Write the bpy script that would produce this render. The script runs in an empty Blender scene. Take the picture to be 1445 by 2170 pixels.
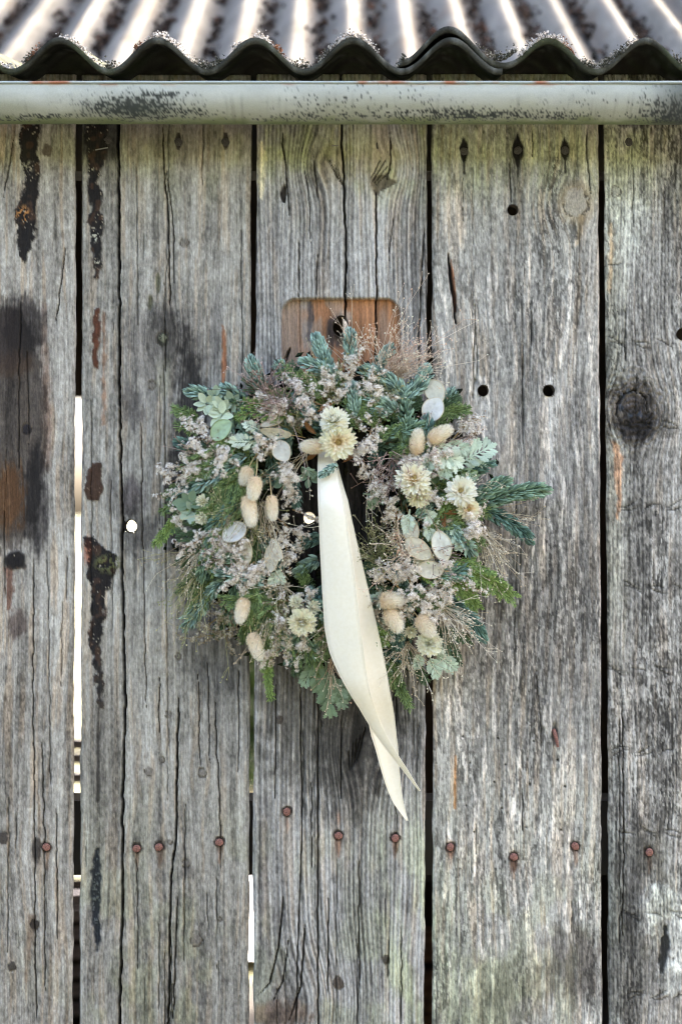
import bpy, math, random
import numpy as np

# ------------------------------------------------------------------ camera, light, exposure
S = 0.0006                     # metres per photograph pixel on the wall plane
ZC = 1.5                       # eye height
D = 50.0 / 36.0 * 2170 * S     # camera distance from the wall (50 mm lens, upright full frame)
scene = bpy.context.scene
COL = scene.collection

cam_d = bpy.data.cameras.new('camera')
cam = bpy.data.objects.new('camera', cam_d)
COL.objects.link(cam)
cam.location = (0, -D, ZC)
cam.rotation_euler = (math.radians(90), 0, 0)
cam_d.sensor_fit = 'VERTICAL'
cam_d.sensor_height = 36
cam_d.sensor_width = 24
cam_d.lens = 50
cam_d.clip_start = 0.05
cam_d.clip_end = 2000
cam_d.dof.use_dof = True
cam_d.dof.focus_distance = D - 0.02
cam_d.dof.aperture_fstop = 2.8
scene.camera = cam

SUN_EL, SUN_AZ = 30.0, 46.0    # sun behind the building, to the right (azimuth from +Y towards +X)
world = bpy.data.worlds.new('World')
scene.world = world
world.use_nodes = True
wn, wl = world.node_tree.nodes, world.node_tree.links
bg = wn['Background']
sky = wn.new('ShaderNodeTexSky')
sky.sky_type = 'NISHITA'
sky.sun_disc = False
sky.sun_elevation = math.radians(SUN_EL)
sky.sun_rotation = math.radians(SUN_AZ)
sky.air_density = 0.6
sky.dust_density = 7.5
sky.ozone_density = 0.25
wl.new(sky.outputs[0], bg.inputs[0])
bg.inputs[1].default_value = 0.15

sun_d = bpy.data.lights.new('sun', 'SUN')
sun_d.energy = 2.0
sun_d.angle = math.radians(0.53)
sun_d.color = (1.0, 0.95, 0.87)
sun = bpy.data.objects.new('sun', sun_d)
COL.objects.link(sun)
sun.location = (3, 5, 8)
from mathutils import Vector
_e, _a = math.radians(SUN_EL), math.radians(SUN_AZ)
to_sun = Vector((math.cos(_e) * math.sin(_a), math.cos(_e) * math.cos(_a), math.sin(_e)))
sun.rotation_euler = to_sun.to_track_quat('Z', 'Y').to_euler()

scene.view_settings.view_transform = 'Standard'
scene.view_settings.look = 'None'
scene.view_settings.exposure = 3.58
scene.view_settings.gamma = 1.0
scene.cycles.filter_width = 1.1
scene.cycles.use_denoising = True

# ------------------------------------------------------------------ small numeric tools
rng = np.random.default_rng(7)
random.seed(7)


def lin(c):
    c = np.asarray(c, dtype=float)
    return np.where(c <= 0.04045, c / 12.92, ((c + 0.055) / 1.055) ** 2.4)


def rgb(r, g, b):
    return np.array([r, g, b], float) / 255.0


def vnoise(x, y, seed=0):
    xi, yi = np.floor(x).astype(np.int64), np.floor(y).astype(np.int64)
    xf, yf = x - xi, y - yi
    u = xf * xf * xf * (xf * (xf * 6 - 15) + 10)
    v = yf * yf * yf * (yf * (yf * 6 - 15) + 10)

    def h(i, j):
        n = (i * 374761393 + j * 668265263 + seed * 2147483647 + 1013904223) & 0xFFFFFFFF
        n = ((n ^ (n >> 13)) * 1274126177) & 0xFFFFFFFF
        n = ((n ^ (n >> 16)) * 2246822519) & 0xFFFFFFFF
        return ((n ^ (n >> 15)) & 0xFFFFFF) / float(0xFFFFFF)
    a, b, c, d = h(xi, yi), h(xi + 1, yi), h(xi, yi + 1), h(xi + 1, yi + 1)
    return (a * (1 - u) + b * u) * (1 - v) + (c * (1 - u) + d * u) * v


def fbm(x, y, seed=0, octv=4, gain=0.5):
    s, a, t = 0.0, 1.0, 0.0
    for o in range(octv):
        s = s + a * vnoise(x * 2 ** o + 17.3 * o, y * 2 ** o + 9.1 * o, seed + o * 31)
        t += a
        a *= gain
    return s / t


def sstep(a, b, x):
    t = np.clip((x - a) / (b - a), 0, 1)
    return t * t * (3 - 2 * t)


def mix(col, c, m):
    m = np.asarray(m)[:, None]
    return col * (1 - m) + np.asarray(c) * m


def W(u, v, y=0.0):
    """photo pixel -> world point on the plane at depth y behind the wall face"""
    k = (D + y) / D
    return ((u - 722.5) * S * k, y, ZC + (1085 - v) * S * k)


# ------------------------------------------------------------------ object helpers
def tag(o, label=None, cat=None, group=None, kind=None):
    if label: o['label'] = label
    if cat: o['category'] = cat
    if group: o['group'] = group
    if kind: o['kind'] = kind
    return o


def empty(name, loc):
    o = bpy.data.objects.new(name, None)
    o.location = loc
    o.empty_display_size = 0.05
    COL.objects.link(o)
    return o


def mesh_np(name, V, faces, colv=None, smooth=False):
    """V (n,3); faces: list of integer arrays, each (m,k)"""
    V = np.asarray(V, dtype=np.float32)
    me = bpy.data.meshes.new(name)
    me.vertices.add(len(V))
    me.vertices.foreach_set('co', V.ravel())
    faces = [np.asarray(f, dtype=np.int32) for f in faces if len(f)]
    tot = np.concatenate([np.full(len(f), f.shape[1], np.int32) for f in faces])
    idx = np.concatenate([f.ravel() for f in faces])
    me.loops.add(len(idx))
    me.loops.foreach_set('vertex_index', idx)
    me.polygons.add(len(tot))
    st = np.concatenate([[0], np.cumsum(tot)[:-1]]).astype(np.int32)
    me.polygons.foreach_set('loop_start', st)
    me.polygons.foreach_set('loop_total', tot)
    me.polygons.foreach_set('use_smooth', np.full(len(tot), smooth, dtype=bool))
    if colv is not None:
        a = me.attributes.new('Col', 'FLOAT_COLOR', 'POINT')
        c4 = np.ones((len(V), 4), np.float32)
        c4[:, :3] = colv
        a.data.foreach_set('color', c4.ravel())
    me.update(calc_edges=True)
    me.validate()
    return me


def link(name, me, mat, parent=None, loc=(0, 0, 0)):
    o = bpy.data.objects.new(name, me)
    if mat is not None and not me.materials:
        me.materials.append(mat)
    o.location = loc
    o.parent = parent
    COL.objects.link(o)
    return o


class Geo:
    """collects pieces and links them as one mesh object"""
    def __init__(self):
        self.V, self.C, self.T, self.Q, self.n = [], [], [], [], 0

    def add(self, V, tris=None, quads=None, col=(1, 1, 1)):
        V = np.asarray(V, float).reshape(-1, 3)
        c = np.asarray(col, float)
        if c.ndim == 1: c = np.tile(c, (len(V), 1))
        self.V.append(V); self.C.append(c)
        if tris is not None and len(tris): self.T.append(np.asarray(tris) + self.n)
        if quads is not None and len(quads): self.Q.append(np.asarray(quads) + self.n)
        self.n += len(V)

    def inst(self, TV, tris, quads, B, pos, sc, col):
        """TV (k,3) template; B (n,3,3) rows = local axes in world; pos (n,3); sc (n,3); col (n,3) or (n,k,3)"""
        n, k = len(pos), len(TV)
        if n == 0: return
        L = TV[None] * sc[:, None, :]
        P = np.einsum('nki,nij->nkj', L, B) + pos[:, None, :]
        col = np.asarray(col, float)
        if col.ndim == 2: col = np.repeat(col[:, None, :], k, 1)
        off = (np.arange(n) * k)[:, None, None]
        self.add(P.reshape(-1, 3),
                 (np.asarray(tris)[None] + off).reshape(-1, 3) if tris is not None and len(tris) else None,
                 (np.asarray(quads)[None] + off).reshape(-1, 4) if quads is not None and len(quads) else None,
                 col.reshape(-1, 3))

    def tubes(self, paths, rad, col, sides=3):
        """paths (n,k,3), rad (n,k) or scalar; col (3,), (n,3) or (n,k,3)"""
        paths = np.asarray(paths, float)
        n, k = paths.shape[:2]
        rad = np.broadcast_to(np.asarray(rad, float), (n, k))
        t = np.gradient(paths, axis=1)
        t /= np.linalg.norm(t, axis=2, keepdims=True) + 1e-9
        ref = np.array([0.31, 0.87, 0.38])
        a = np.cross(t, ref); a /= np.linalg.norm(a, axis=2, keepdims=True) + 1e-9
        b = np.cross(t, a)
        ang = np.arange(sides) * 2 * math.pi / sides
        R = a[:, :, None, :] * np.cos(ang)[None, None, :, None] + b[:, :, None, :] * np.sin(ang)[None, None, :, None]
        P = paths[:, :, None, :] + R * rad[:, :, None, None]
        base = (np.arange(n) * k * sides)[:, None, None]
        ii, jj = np.meshgrid(np.arange(k - 1), np.arange(sides), indexing='ij')
        q = np.stack([ii * sides + jj, ii * sides + (jj + 1) % sides,
                      (ii + 1) * sides + (jj + 1) % sides, (ii + 1) * sides + jj], -1).reshape(1, -1, 4)
        col = np.asarray(col, float)
        if col.ndim == 1: col = np.broadcast_to(col, (n, k, 3))
        elif col.ndim == 2: col = np.repeat(col[:, None, :], k, 1)
        c = np.repeat(col[:, :, None, :], sides, 2)
        self.add(P.reshape(-1, 3), None, (q + base).reshape(-1, 4), c.reshape(-1, 3))

    def build(self, name, mat, parent=None, origin=(0, 0, 0), scale=1.0, smooth=False, shift=(0, 0, 0)):
        V = np.concatenate(self.V) * scale + np.asarray(shift, float) - np.asarray(origin, float)
        f = []
        if self.T: f.append(np.concatenate(self.T))
        if self.Q: f.append(np.concatenate(self.Q))
        return link(name, mesh_np(name, V, f, np.concatenate(self.C), smooth), mat, parent)


def box_geo(g, lo, hi, col=(1, 1, 1)):
    x0, y0, z0 = lo; x1, y1, z1 = hi
    V = [(x0, y0, z0), (x1, y0, z0), (x1, y1, z0), (x0, y1, z0), (x0, y0, z1), (x1, y0, z1), (x1, y1, z1), (x0, y1, z1)]
    g.add(V, None, [(0, 3, 2, 1), (4, 5, 6, 7), (0, 1, 5, 4), (1, 2, 6, 5), (2, 3, 7, 6), (3, 0, 4, 7)], col)


# ------------------------------------------------------------------ materials
def new_mat(name):
    m = bpy.data.materials.new(name)
    m.use_nodes = True
    nt = m.node_tree
    return m, nt, nt.nodes, nt.links, nt.nodes['Principled BSDF']


def mat_attr(name, rough=0.7, spec=0.3, nscale=None, nstretch=(1, 1, 1), namp=0.25, bump=0.0, bdist=0.001,
             translucent=0.0, detail=3.0, sheen=0.0):
    """vertex colour times a little procedural noise, with optional relief and light passing through"""
    m, nt, N, L, p = new_mat(name)
    at = N.new('ShaderNodeAttribute'); at.attribute_name = 'Col'
    p.inputs['Roughness'].default_value = rough
    p.inputs['Specular IOR Level'].default_value = spec
    if sheen: p.inputs['Sheen Weight'].default_value = sheen
    out = at.outputs['Color']
    if nscale:
        tc = N.new('ShaderNodeTexCoord')
        mp = N.new('ShaderNodeMapping'); mp.inputs['Scale'].default_value = nstretch
        L.new(tc.outputs['Object'], mp.inputs['Vector'])
        no = N.new('ShaderNodeTexNoise'); no.inputs['Scale'].default_value = nscale
        no.inputs['Detail'].default_value = detail; no.inputs['Roughness'].default_value = 0.65
        L.new(mp.outputs[0], no.inputs['Vector'])
        mr = N.new('ShaderNodeMapRange')
        mr.inputs['From Min'].default_value = 0.28; mr.inputs['From Max'].default_value = 0.72
        mr.inputs['To Min'].default_value = 1 - namp; mr.inputs['To Max'].default_value = 1 + namp
        L.new(no.outputs['Fac'], mr.inputs['Value'])
        mx = N.new('ShaderNodeMix'); mx.data_type = 'RGBA'; mx.blend_type = 'MULTIPLY'
        mx.inputs['Factor'].default_value = 1.0
        cc = N.new('ShaderNodeCombineColor')
        for k in range(3): L.new(mr.outputs[0], cc.inputs[k])
        L.new(out, mx.inputs['A']); L.new(cc.outputs[0], mx.inputs['B'])
        out = mx.outputs['Result']
        if bump:
            bp = N.new('ShaderNodeBump'); bp.inputs['Strength'].default_value = bump
            bp.inputs['Distance'].default_value = bdist
            L.new(no.outputs['Fac'], bp.inputs['Height']); L.new(bp.outputs[0], p.inputs['Normal'])
    L.new(out, p.inputs['Base Color'])
    if translucent:
        tr = N.new('ShaderNodeBsdfTranslucent'); L.new(out, tr.inputs['Color'])
        ms = N.new('ShaderNodeMixShader'); ms.inputs[0].default_value = translucent
        L.new(p.outputs[0], ms.inputs[1]); L.new(tr.outputs[0], ms.inputs[2])
        L.new(ms.outputs[0], N['Material Output'].inputs['Surface'])
    return m


def mat_wood():
    m, nt, N, L, p = new_mat('weathered_wood')
    at = N.new('ShaderNodeAttribute'); at.attribute_name = 'Col'
    tc = N.new('ShaderNodeTexCoord')

    def noise(scale, stretch, detail, rough=0.65):
        mp = N.new('ShaderNodeMapping'); mp.inputs['Scale'].default_value = stretch
        L.new(tc.outputs['Object'], mp.inputs['Vector'])
        no = N.new('ShaderNodeTexNoise'); no.inputs['Scale'].default_value = scale
        no.inputs['Detail'].default_value = detail; no.inputs['Roughness'].default_value = rough
        L.new(mp.outputs[0], no.inputs['Vector'])
        return no.outputs['Fac']
    fib = noise(650, (1, 1, 0.05), 3)
    spk = noise(520, (1, 1, 0.45), 3, 0.7)
    ad = N.new('ShaderNodeMath'); ad.operation = 'ADD'
    L.new(fib, ad.inputs[0]); L.new(spk, ad.inputs[1])
    mr = N.new('ShaderNodeMapRange')
    mr.inputs['From Min'].default_value = 0.66; mr.inputs['From Max'].default_value = 1.34
    mr.inputs['To Min'].default_value = 0.62; mr.inputs['To Max'].default_value = 1.38
    L.new(ad.outputs[0], mr.inputs['Value'])
    cc = N.new('ShaderNodeCombineColor')
    for k in range(3): L.new(mr.outputs[0], cc.inputs[k])
    mx = N.new('ShaderNodeMix'); mx.data_type = 'RGBA'; mx.blend_type = 'MULTIPLY'; mx.inputs['Factor'].default_value = 1
    L.new(at.outputs['Color'], mx.inputs['A']); L.new(cc.outputs[0], mx.inputs['B'])
    L.new(mx.outputs['Result'], p.inputs['Base Color'])
    bp = N.new('ShaderNodeBump'); bp.inputs['Strength'].default_value = 0.55; bp.inputs['Distance'].default_value = 0.0012
    L.new(ad.outputs[0], bp.inputs['Height']); L.new(bp.outputs[0], p.inputs['Normal'])
    p.inputs['Roughness'].default_value = 0.88
    p.inputs['Specular IOR Level'].default_value = 0.18
    return m


def mat_noise(name, c1, c2, scale, stretch=(1, 1, 1), rough=0.85, bump=0.3, bdist=0.002, detail=5):
    m, nt, N, L, p = new_mat(name)
    tc = N.new('ShaderNodeTexCoord')
    mp = N.new('ShaderNodeMapping'); mp.inputs['Scale'].default_value = stretch
    L.new(tc.outputs['Object'], mp.inputs['Vector'])
    no = N.new('ShaderNodeTexNoise'); no.inputs['Scale'].default_value = scale; no.inputs['Detail'].default_value = detail
    L.new(mp.outputs[0], no.inputs['Vector'])
    cr = N.new('ShaderNodeValToRGB')
    cr.color_ramp.elements[0].position = 0.35; cr.color_ramp.elements[0].color = (*c1, 1)
    cr.color_ramp.elements[1].position = 0.68; cr.color_ramp.elements[1].color = (*c2, 1)
    L.new(no.outputs['Fac'], cr.inputs[0]); L.new(cr.outputs[0], p.inputs['Base Color'])
    bp = N.new('ShaderNodeBump'); bp.inputs['Strength'].default_value = bump; bp.inputs['Distance'].default_value = bdist
    L.new(no.outputs['Fac'], bp.inputs['Height']); L.new(bp.outputs[0], p.inputs['Normal'])
    p.inputs['Roughness'].default_value = rough
    return m


M_WOOD = mat_wood()
M_RUST = mat_noise('rusty_iron', tuple(lin(rgb(88, 58, 50))), tuple(lin(rgb(150, 102, 88))), 700, rough=0.8, bump=0.4, bdist=0.0006)
M_DARKNAIL = mat_noise('blackened_iron', (0.02, 0.017, 0.015), (0.06, 0.05, 0.045), 700, rough=0.7, bump=0.4, bdist=0.0006)
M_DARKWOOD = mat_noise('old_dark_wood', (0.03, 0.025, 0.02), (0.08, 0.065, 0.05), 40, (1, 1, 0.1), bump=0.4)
M_BROWNWOOD = mat_noise('brown_slat_wood', (0.16, 0.09, 0.05), (0.30, 0.18, 0.11), 40, (0.1, 1, 1), bump=0.3)
M_GREYWOOD = mat_noise('grey_slat_wood', (0.16, 0.155, 0.17), (0.30, 0.29, 0.32), 40, (0.1, 1, 1), bump=0.3)
M_GUTTER = mat_attr('weathered_zinc_paint', rough=0.48, spec=0.45, nscale=900, namp=0.12, bump=0.15, bdist=0.0004)
M_ROOF = mat_attr('old_fibre_cement', rough=1.0, spec=0.02, nscale=420, namp=0.3, bump=0.5, bdist=0.0015)
M_CRUMB = mat_attr('moss_and_litter', rough=1.0, spec=0.02, nscale=900, namp=0.35, bump=0.4)
M_FIR = mat_attr('fir_needles', rough=0.55, spec=0.35, translucent=0.08)
M_CYP = mat_attr('cypress_scales', rough=0.6, spec=0.3, translucent=0.10)
M_STAT = mat_attr('dry_tiny_flowers', rough=0.85, spec=0.1, translucent=0.25)
M_TAIL = mat_attr('grass_fluff', rough=0.9, spec=0.1, translucent=0.35)
M_STRAW = mat_attr('straw_petals', rough=0.5, spec=0.35, translucent=0.22)
M_POD = mat_attr('papery_pod', rough=0.42, spec=0.4, nscale=160, namp=0.12, translucent=0.40, bump=0.25, bdist=0.0008)
M_LEAF = mat_attr('felted_leaf', rough=0.85, spec=0.15, nscale=600, namp=0.12, translucent=0.15, bump=0.2)
M_GRASS = mat_attr('dry_grass_stems', rough=0.8, spec=0.15, translucent=0.15)
M_TWIG = mat_attr('twig_bark', rough=0.9, spec=0.1, nscale=500, namp=0.35, bump=0.5)


def mat_ribbon():
    m, nt, N, L, p = new_mat('cream_cotton_ribbon')
    tc = N.new('ShaderNodeTexCoord')
    w1 = N.new('ShaderNodeTexWave'); w1.inputs['Scale'].default_value = 420; w1.bands_direction = 'X'
    w2 = N.new('ShaderNodeTexWave'); w2.inputs['Scale'].default_value = 420; w2.bands_direction = 'Z'
    no = N.new('ShaderNodeTexNoise'); no.inputs['Scale'].default_value = 260; no.inputs['Detail'].default_value = 4
    for w in (w1, w2, no): L.new(tc.outputs['Object'], w.inputs['Vector'])
    ad = N.new('ShaderNodeMath'); ad.operation = 'ADD'
    L.new(w1.outputs['Fac'], ad.inputs[0]); L.new(w2.outputs['Fac'], ad.inputs[1])
    cr = N.new('ShaderNodeValToRGB')
    cr.color_ramp.elements[0].position = 0.3; cr.color_ramp.elements[0].color = (*lin(rgb(237, 229, 207)), 1)
    cr.color_ramp.elements[1].position = 0.7; cr.color_ramp.elements[1].color = (*lin(rgb(242, 235, 216)), 1)
    L.new(no.outputs['Fac'], cr.inputs[0]); L.new(cr.outputs[0], p.inputs['Base Color'])
    bp = N.new('ShaderNodeBump'); bp.inputs['Strength'].default_value = 0.05; bp.inputs['Distance'].default_value = 0.0003
    L.new(ad.outputs[0], bp.inputs['Height']); L.new(bp.outputs[0], p.inputs['Normal'])
    p.inputs['Roughness'].default_value = 0.8
    p.inputs['Specular IOR Level'].default_value = 0.2
    tr = N.new('ShaderNodeBsdfTranslucent'); L.new(cr.outputs[0], tr.inputs['Color'])
    ms = N.new('ShaderNodeMixShader'); ms.inputs[0].default_value = 0.18
    L.new(p.outputs[0], ms.inputs[1]); L.new(tr.outputs[0], ms.inputs[2])
    L.new(ms.outputs[0], N['Material Output'].inputs['Surface'])
    return m


M_RIBBON = mat_ribbon()
M_FIELD = mat_noise('dry_grass_field', (0.09, 0.09, 0.038), (0.16, 0.15, 0.075), 3.0, bump=0.4, bdist=0.02, detail=8)
M_SOIL = mat_noise('dark_trodden_soil', (0.02, 0.016, 0.012), (0.05, 0.04, 0.03), 12, bump=0.5, bdist=0.01)
M_TARP = mat_noise('white_plastic_sheet', (0.70, 0.70, 0.70), (0.82, 0.82, 0.82), 6, rough=0.5, bump=0.5, bdist=0.02)

# ------------------------------------------------------------------ setting: ground
g = Geo()
g.add([(-400, -400, 0), (400, -400, 0), (400, 400, 0), (-400, 400, 0)], None, [(0, 1, 2, 3)])
tag(g.build('ground', M_FIELD), kind='structure')
g = Geo()
g.add([(-0.95, 0.03, 0.004), (0.95, 0.03, 0.004), (0.95, 2.7, 0.004), (-0.95, 2.7, 0.004)], None, [(0, 1, 2, 3)])
tag(g.build('floor', M_SOIL), kind='structure')

g = Geo()  # unseen dark ground added before the wall to cut bounced light
g.add([(-9, -14, 0.004), (9, -14, 0.004), (9, 0, 0.004), (-9, 0, 0.004)], None, [(0, 1, 2, 3)])
tag(g.build('bounce_damper', mat_noise('bounce_damper_gravel', (0.03, 0.029, 0.027), (0.07, 0.067, 0.06), 30, bump=0.5, bdist=0.01, detail=8)), kind='structure')

nx, nz = 90, 16  # unseen leafy screen added behind the camera to block the low sky
xx, zz = np.meshgrid(np.linspace(-14, 14, nx), np.linspace(0, 1, nz))
top = 4.1 + .5 * fbm(xx / 1.3, xx * 0, 15, 3)
yy = -7.2 - .8 * np.sqrt(zz) + .35 * (fbm(xx / .8, zz * 5, 16, 3) - .5)
i = np.arange(nx * nz).reshape(nz, nx)
g = Geo(); g.add(np.stack([xx, yy, zz * top], -1).reshape(-1, 3), None, np.stack([i[:-1, :-1], i[1:, :-1], i[1:, 1:], i[:-1, 1:]], -1).reshape(-1, 4))
g.add(np.stack([xx, yy * 0 - 9.2, zz * top * .98], -1).reshape(-1, 3), None, np.stack([i[:-1, :-1], i[:-1, 1:], i[1:, 1:], i[1:, :-1]], -1).reshape(-1, 4))
g.Q.append(np.stack([i[-1, :-1], i[-1, :-1] + nx * nz, i[-1, 1:] + nx * nz, i[-1, 1:]], -1))
tag(g.build('sky_blocker', mat_noise('sky_blocker_leaves', (0.025, 0.035, 0.015), (0.07, 0.085, 0.035), 9, bump=1.0, bdist=0.05, detail=8)), kind='structure')

# ------------------------------------------------------------------ the plank wall
WALL = empty('plank_wall', (0, 0, 0))
tag(WALL, 'weathered grey wall of wide upright planks behind the dried flower wreath', 'wall')


def interp(V, pts, i=1):
    a = np.array(pts, float)
    return np.interp(V, a[:, 0], a[:, i])


def streak(U, V, pts, soft=4, wob=5, seed=0):
    """upright blotch: pts (u, v, half width)"""
    a = np.array(pts, float)
    c, w = np.interp(V, a[:, 1], a[:, 0]), np.interp(V, a[:, 1], a[:, 2])
    n = fbm(U / 9, V / 12, 900 + seed, 4) - 0.5
    dd = np.abs(U - c) - w + n * 2 * wob
    ends = np.maximum(a[0, 1] - V, V - a[-1, 1])
    dd = np.maximum(dd, ends + n * 2 * wob)
    return sstep(soft, -soft, dd)


def ell(U, V, cu, cv, ru, rv, soft=0.3, wob=0.35, seed=0):
    n = fbm(U / 14, V / 18, 700 + seed, 4) - 0.5
    dd = np.sqrt(((U - cu) / ru) ** 2 + ((V - cv) / rv) ** 2) + n * 2 * wob
    return sstep(1 + soft, 1 - soft, dd)


def crack(U, V, pts, hw, seed=0, wig=2.5):
    a = np.array(pts, float)
    c = np.interp(V, a[:, 1], a[:, 0]) + (fbm(V / 28, V * 0 + seed, seed, 3) - 0.5) * 2 * wig
    L = a[-1, 1] - a[0, 1]
    tp = sstep(0, min(40, L * .3), V - a[0, 1]) * sstep(0, min(40, L * .3), a[-1, 1] - V)
    w = hw * (0.35 + 0.65 * tp) * (0.8 + 0.4 * vnoise(V / 17, V * 0 + 3.3, seed + 5))
    return sstep(1.0, 0.25, np.abs(U - c) / w) * (tp > 0)


TH = 0.015                       # plank thickness, the back edges are planed off


LOWER_NAILS = [(99, 1795), (290, 1798), (337, 1795), (465, 1785), (608, 1720), (717, 1771), (837, 1776), (954, 1795), (1088, 1816), (1218, 1793), (1375, 1806)]


class Plank:
    pass


def plank(Lp, Rp, st, seed, paint=None, y0=0.0, cu=1.9, rv=3.1, holes=(), vt=157, vb=2240):
    """Lp, Rp: control points (v, u) of the edges; st: look of the wood"""
    rows = np.concatenate([np.arange(vt, vb, rv), np.arange(vb, 3570, 45.0)])
    ur = np.arange(0, 1.0001, 1.0 / max(8, round((Rp[0][1] - Lp[0][1]) / cu)))
    nr, nc = len(rows), len(ur)
    V = np.repeat(rows, nc)
    eL = interp(rows, Lp) + (fbm(rows / 60, rows * 0 + seed, seed, 4) - 0.5) * 5
    eR = interp(rows, Rp) + (fbm(rows / 60, rows * 0 + seed + 50, seed + 3, 4) - 0.5) * 5
    U = (eL[:, None] * (1 - ur)[None] + eR[:, None] * ur[None]).ravel()
    el, er = np.repeat(eL, nc), np.repeat(eR, nc)
    # true drilled holes: snap the grid to the circle and drop the faces inside
    drop = np.zeros(len(U), bool)
    snapped = []
    for (hu, hv, r, ry) in holes:
        du, dv = (U - hu) / r, (V - hv) / ry
        q = np.sqrt(du * du + dv * dv) + 1e-9
        inside = q < 1.0
        near = (q < 1 + 1.1 * max(cu / r, rv / ry)) & ~inside
        U = np.where(near, hu + du / q * r, U); V = np.where(near, hv + dv / q * ry, V)
        drop |= inside
        snapped.append((hu, hv, r, ry))
    # grain coordinate, bent round the knots
    gU = U + (fbm(U / 160, V / 420, seed + 11, 2) - 0.5) * st.get('wave', 30)
    for (ku, kv, a, b, s) in st.get('knots', []):
        e = np.exp(-(((U - ku) / a) ** 2 + ((V - kv) / b) ** 2))
        gU = gU - (U - ku) * e * s
    streaks = fbm(gU / st.get('fs', 4.0), V / st.get('fl', 240), seed + 1, 4, 0.6) - 0.5
    mids = fbm(gU / 17, V / 420, seed + 2, 3) - 0.5
    mot = fbm(gU / st.get('ms', 8.0), V / st.get('ml', 20.0), seed + 3, 4, 0.6) - 0.5
    big = fbm(U / 110, V / 260, seed + 4, 3) - 0.5
    patch = sstep(0.42, 0.62, fbm(U / 70, V / 190, seed + 6, 3))
    fine = fbm(U / 3.1, V / 7.0, seed + 7, 2) - 0.5
    mot2 = fbm(gU / (st.get('ms', 8.0) * 1.1), V / (st.get('ml', 20.0) * 2.3), seed + 13, 5, .68) - 0.5
    speck = sstep(-0.01, 0.05, mot2 + fine * 0.14)               # pale flakes left on the grey
    ribs = np.sin(gU * 2 * math.pi / st.get('rp', 9.0) + 6 * (fbm(gU / 30, V / 300, seed + 8, 2)))
    t = 0.56 + st.get('as', .62) * streaks + st.get('am', .5) * mids + st.get('amo', .5) * mot + st.get('ab', .5) * big \
        + st.get('af', .42) * fine + st.get('ar', 0) * ribs
    t = t + st.get('asp', 0) * (speck - 0.5) * (0.35 + 0.65 * patch)
    t = np.clip(t, 0, 1)
    dk, md, lt = st['dark'], st['mid'], st['light']
    tt = t[:, None]
    col = np.where(tt < 0.5, dk + (md - dk) * tt * 2, md + (lt - md) * (tt - 0.5) * 2)
    warm = sstep(0.52, 0.75, fbm(gU / 8, V / 150, seed + 9, 3))
    col = mix(col, col * np.array([1.10, 0.98, 0.86]), warm * st.get('warm', 0.6))
    h = (streaks * 1.6 + mot * st.get('hm', 1.0) + ribs * st.get('hr', 0.0)) * 0.9        # px
    # drying checks along the grain
    rr = random.Random(seed)
    for i in range(st.get('checks', 30)):
        u0 = rr.uniform(Lp[0][1] + 8, Rp[0][1] - 8); v0 = rr.uniform(150, 2150); ln = rr.choice([70, 120, 200, 340, 520])
        sl = rr.uniform(-0.02, 0.02)
        m = crack(U, V, [(u0, v0), (u0 + sl * ln, v0 + ln)], rr.uniform(1.1, 1.9), seed * 100 + i)
        h -= m * rr.uniform(3, 8)
        col = mix(col, col * 0.6, m * 0.7)
    P = Plank()
    P.U, P.V, P.h, P.col, P.seed, P.g = U, V, h, col, seed, gU
    if paint: paint(P)
    for (nu, nv) in LOWER_NAILS:
        if Lp[0][1] - 5 < nu < Rp[0][1] + 15:
            dn = np.hypot(U - nu, V - nv) + (fbm(U / 4, V / 4, 55, 2) - .5) * 5
            P.h = P.h - sstep(15, 8, dn) * 3
            P.col = mix(P.col, rgb(56, 46, 40), sstep(13.5, 9.5, dn) * .85)
            stain(P, streak(U, V, [(nu, nv + 4, 6), (nu + 1, nv + 22, 4), (nu, nv + 46, 1.5)], 4, 3, int(nu)), (104, 78, 62), .55)
    # algae under the gutter
    gm = sstep(520, 275, V) * sstep(0.40, 0.68, fbm(U / 45, V / 80, seed + 21, 4)) * st.get('alg', 0.5) * .75
    P.col = mix(P.col, P.col * np.array([0.88, 0.95, 0.66]), gm)
    gl = sstep(1500, 2150, V) * sstep(0.45, 0.68, fbm(U / 50, V / 90, seed + 22, 4)) * st.get('algl', 0.3)
    P.col = mix(P.col, P.col * np.array([0.95, 1.0, 0.78]), gl)
    # worn arrises
    ed = np.minimum(U - el, er - U)
    hh = P.h - 7.0 * np.clip(1 - ed / 6.0, 0, 1) ** 2 * (0.7 + 0.6 * fbm(U * 0 + seed, V / 35, seed + 30, 3))
    X = (U - 722.5) * S; Z = ZC + (1085 - V) * S; Y = y0 - hh * S
    C = lin(np.clip(P.col * np.array([.99, .98, .955]), 0.01, 0.98))
    Vx = np.stack([X, Y, Z], 1)
    idx = np.arange(nr * nc).reshape(nr, nc)
    q = np.stack([idx[:-1, :-1], idx[1:, :-1], idx[1:, 1:], idx[:-1, 1:]], -1).reshape(-1, 4)
    q = q[~drop[q].any(1)]
    Vs, Cs, Qs, n = [Vx], [C], [q], len(Vx)
    # sides and back
    bnd = np.concatenate([idx[0, :], idx[1:, -1], idx[-1, ::-1][1:], idx[::-1, 0][1:-1]])
    bv = Vx[bnd].copy(); bv[:, 1] = y0 + TH
    bu = U[bnd]; bv[:, 0] += np.where(bu - el[bnd] < 3, 1, np.where(er[bnd] - bu < 3, -1, 0)) * 5.0 * S
    m = len(bnd)
    k = np.arange(m); k2 = (k + 1) % m
    Qs.append(np.stack([bnd[k], n + k, n + k2, bnd[k2]][::-1], 1))
    Vs.append(bv); Cs.append(C[bnd] * 0.8); n += m
    tris_back = []
    cen = bv.mean(0)
    Vs.append(cen[None]); Cs.append(C[:1])
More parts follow.
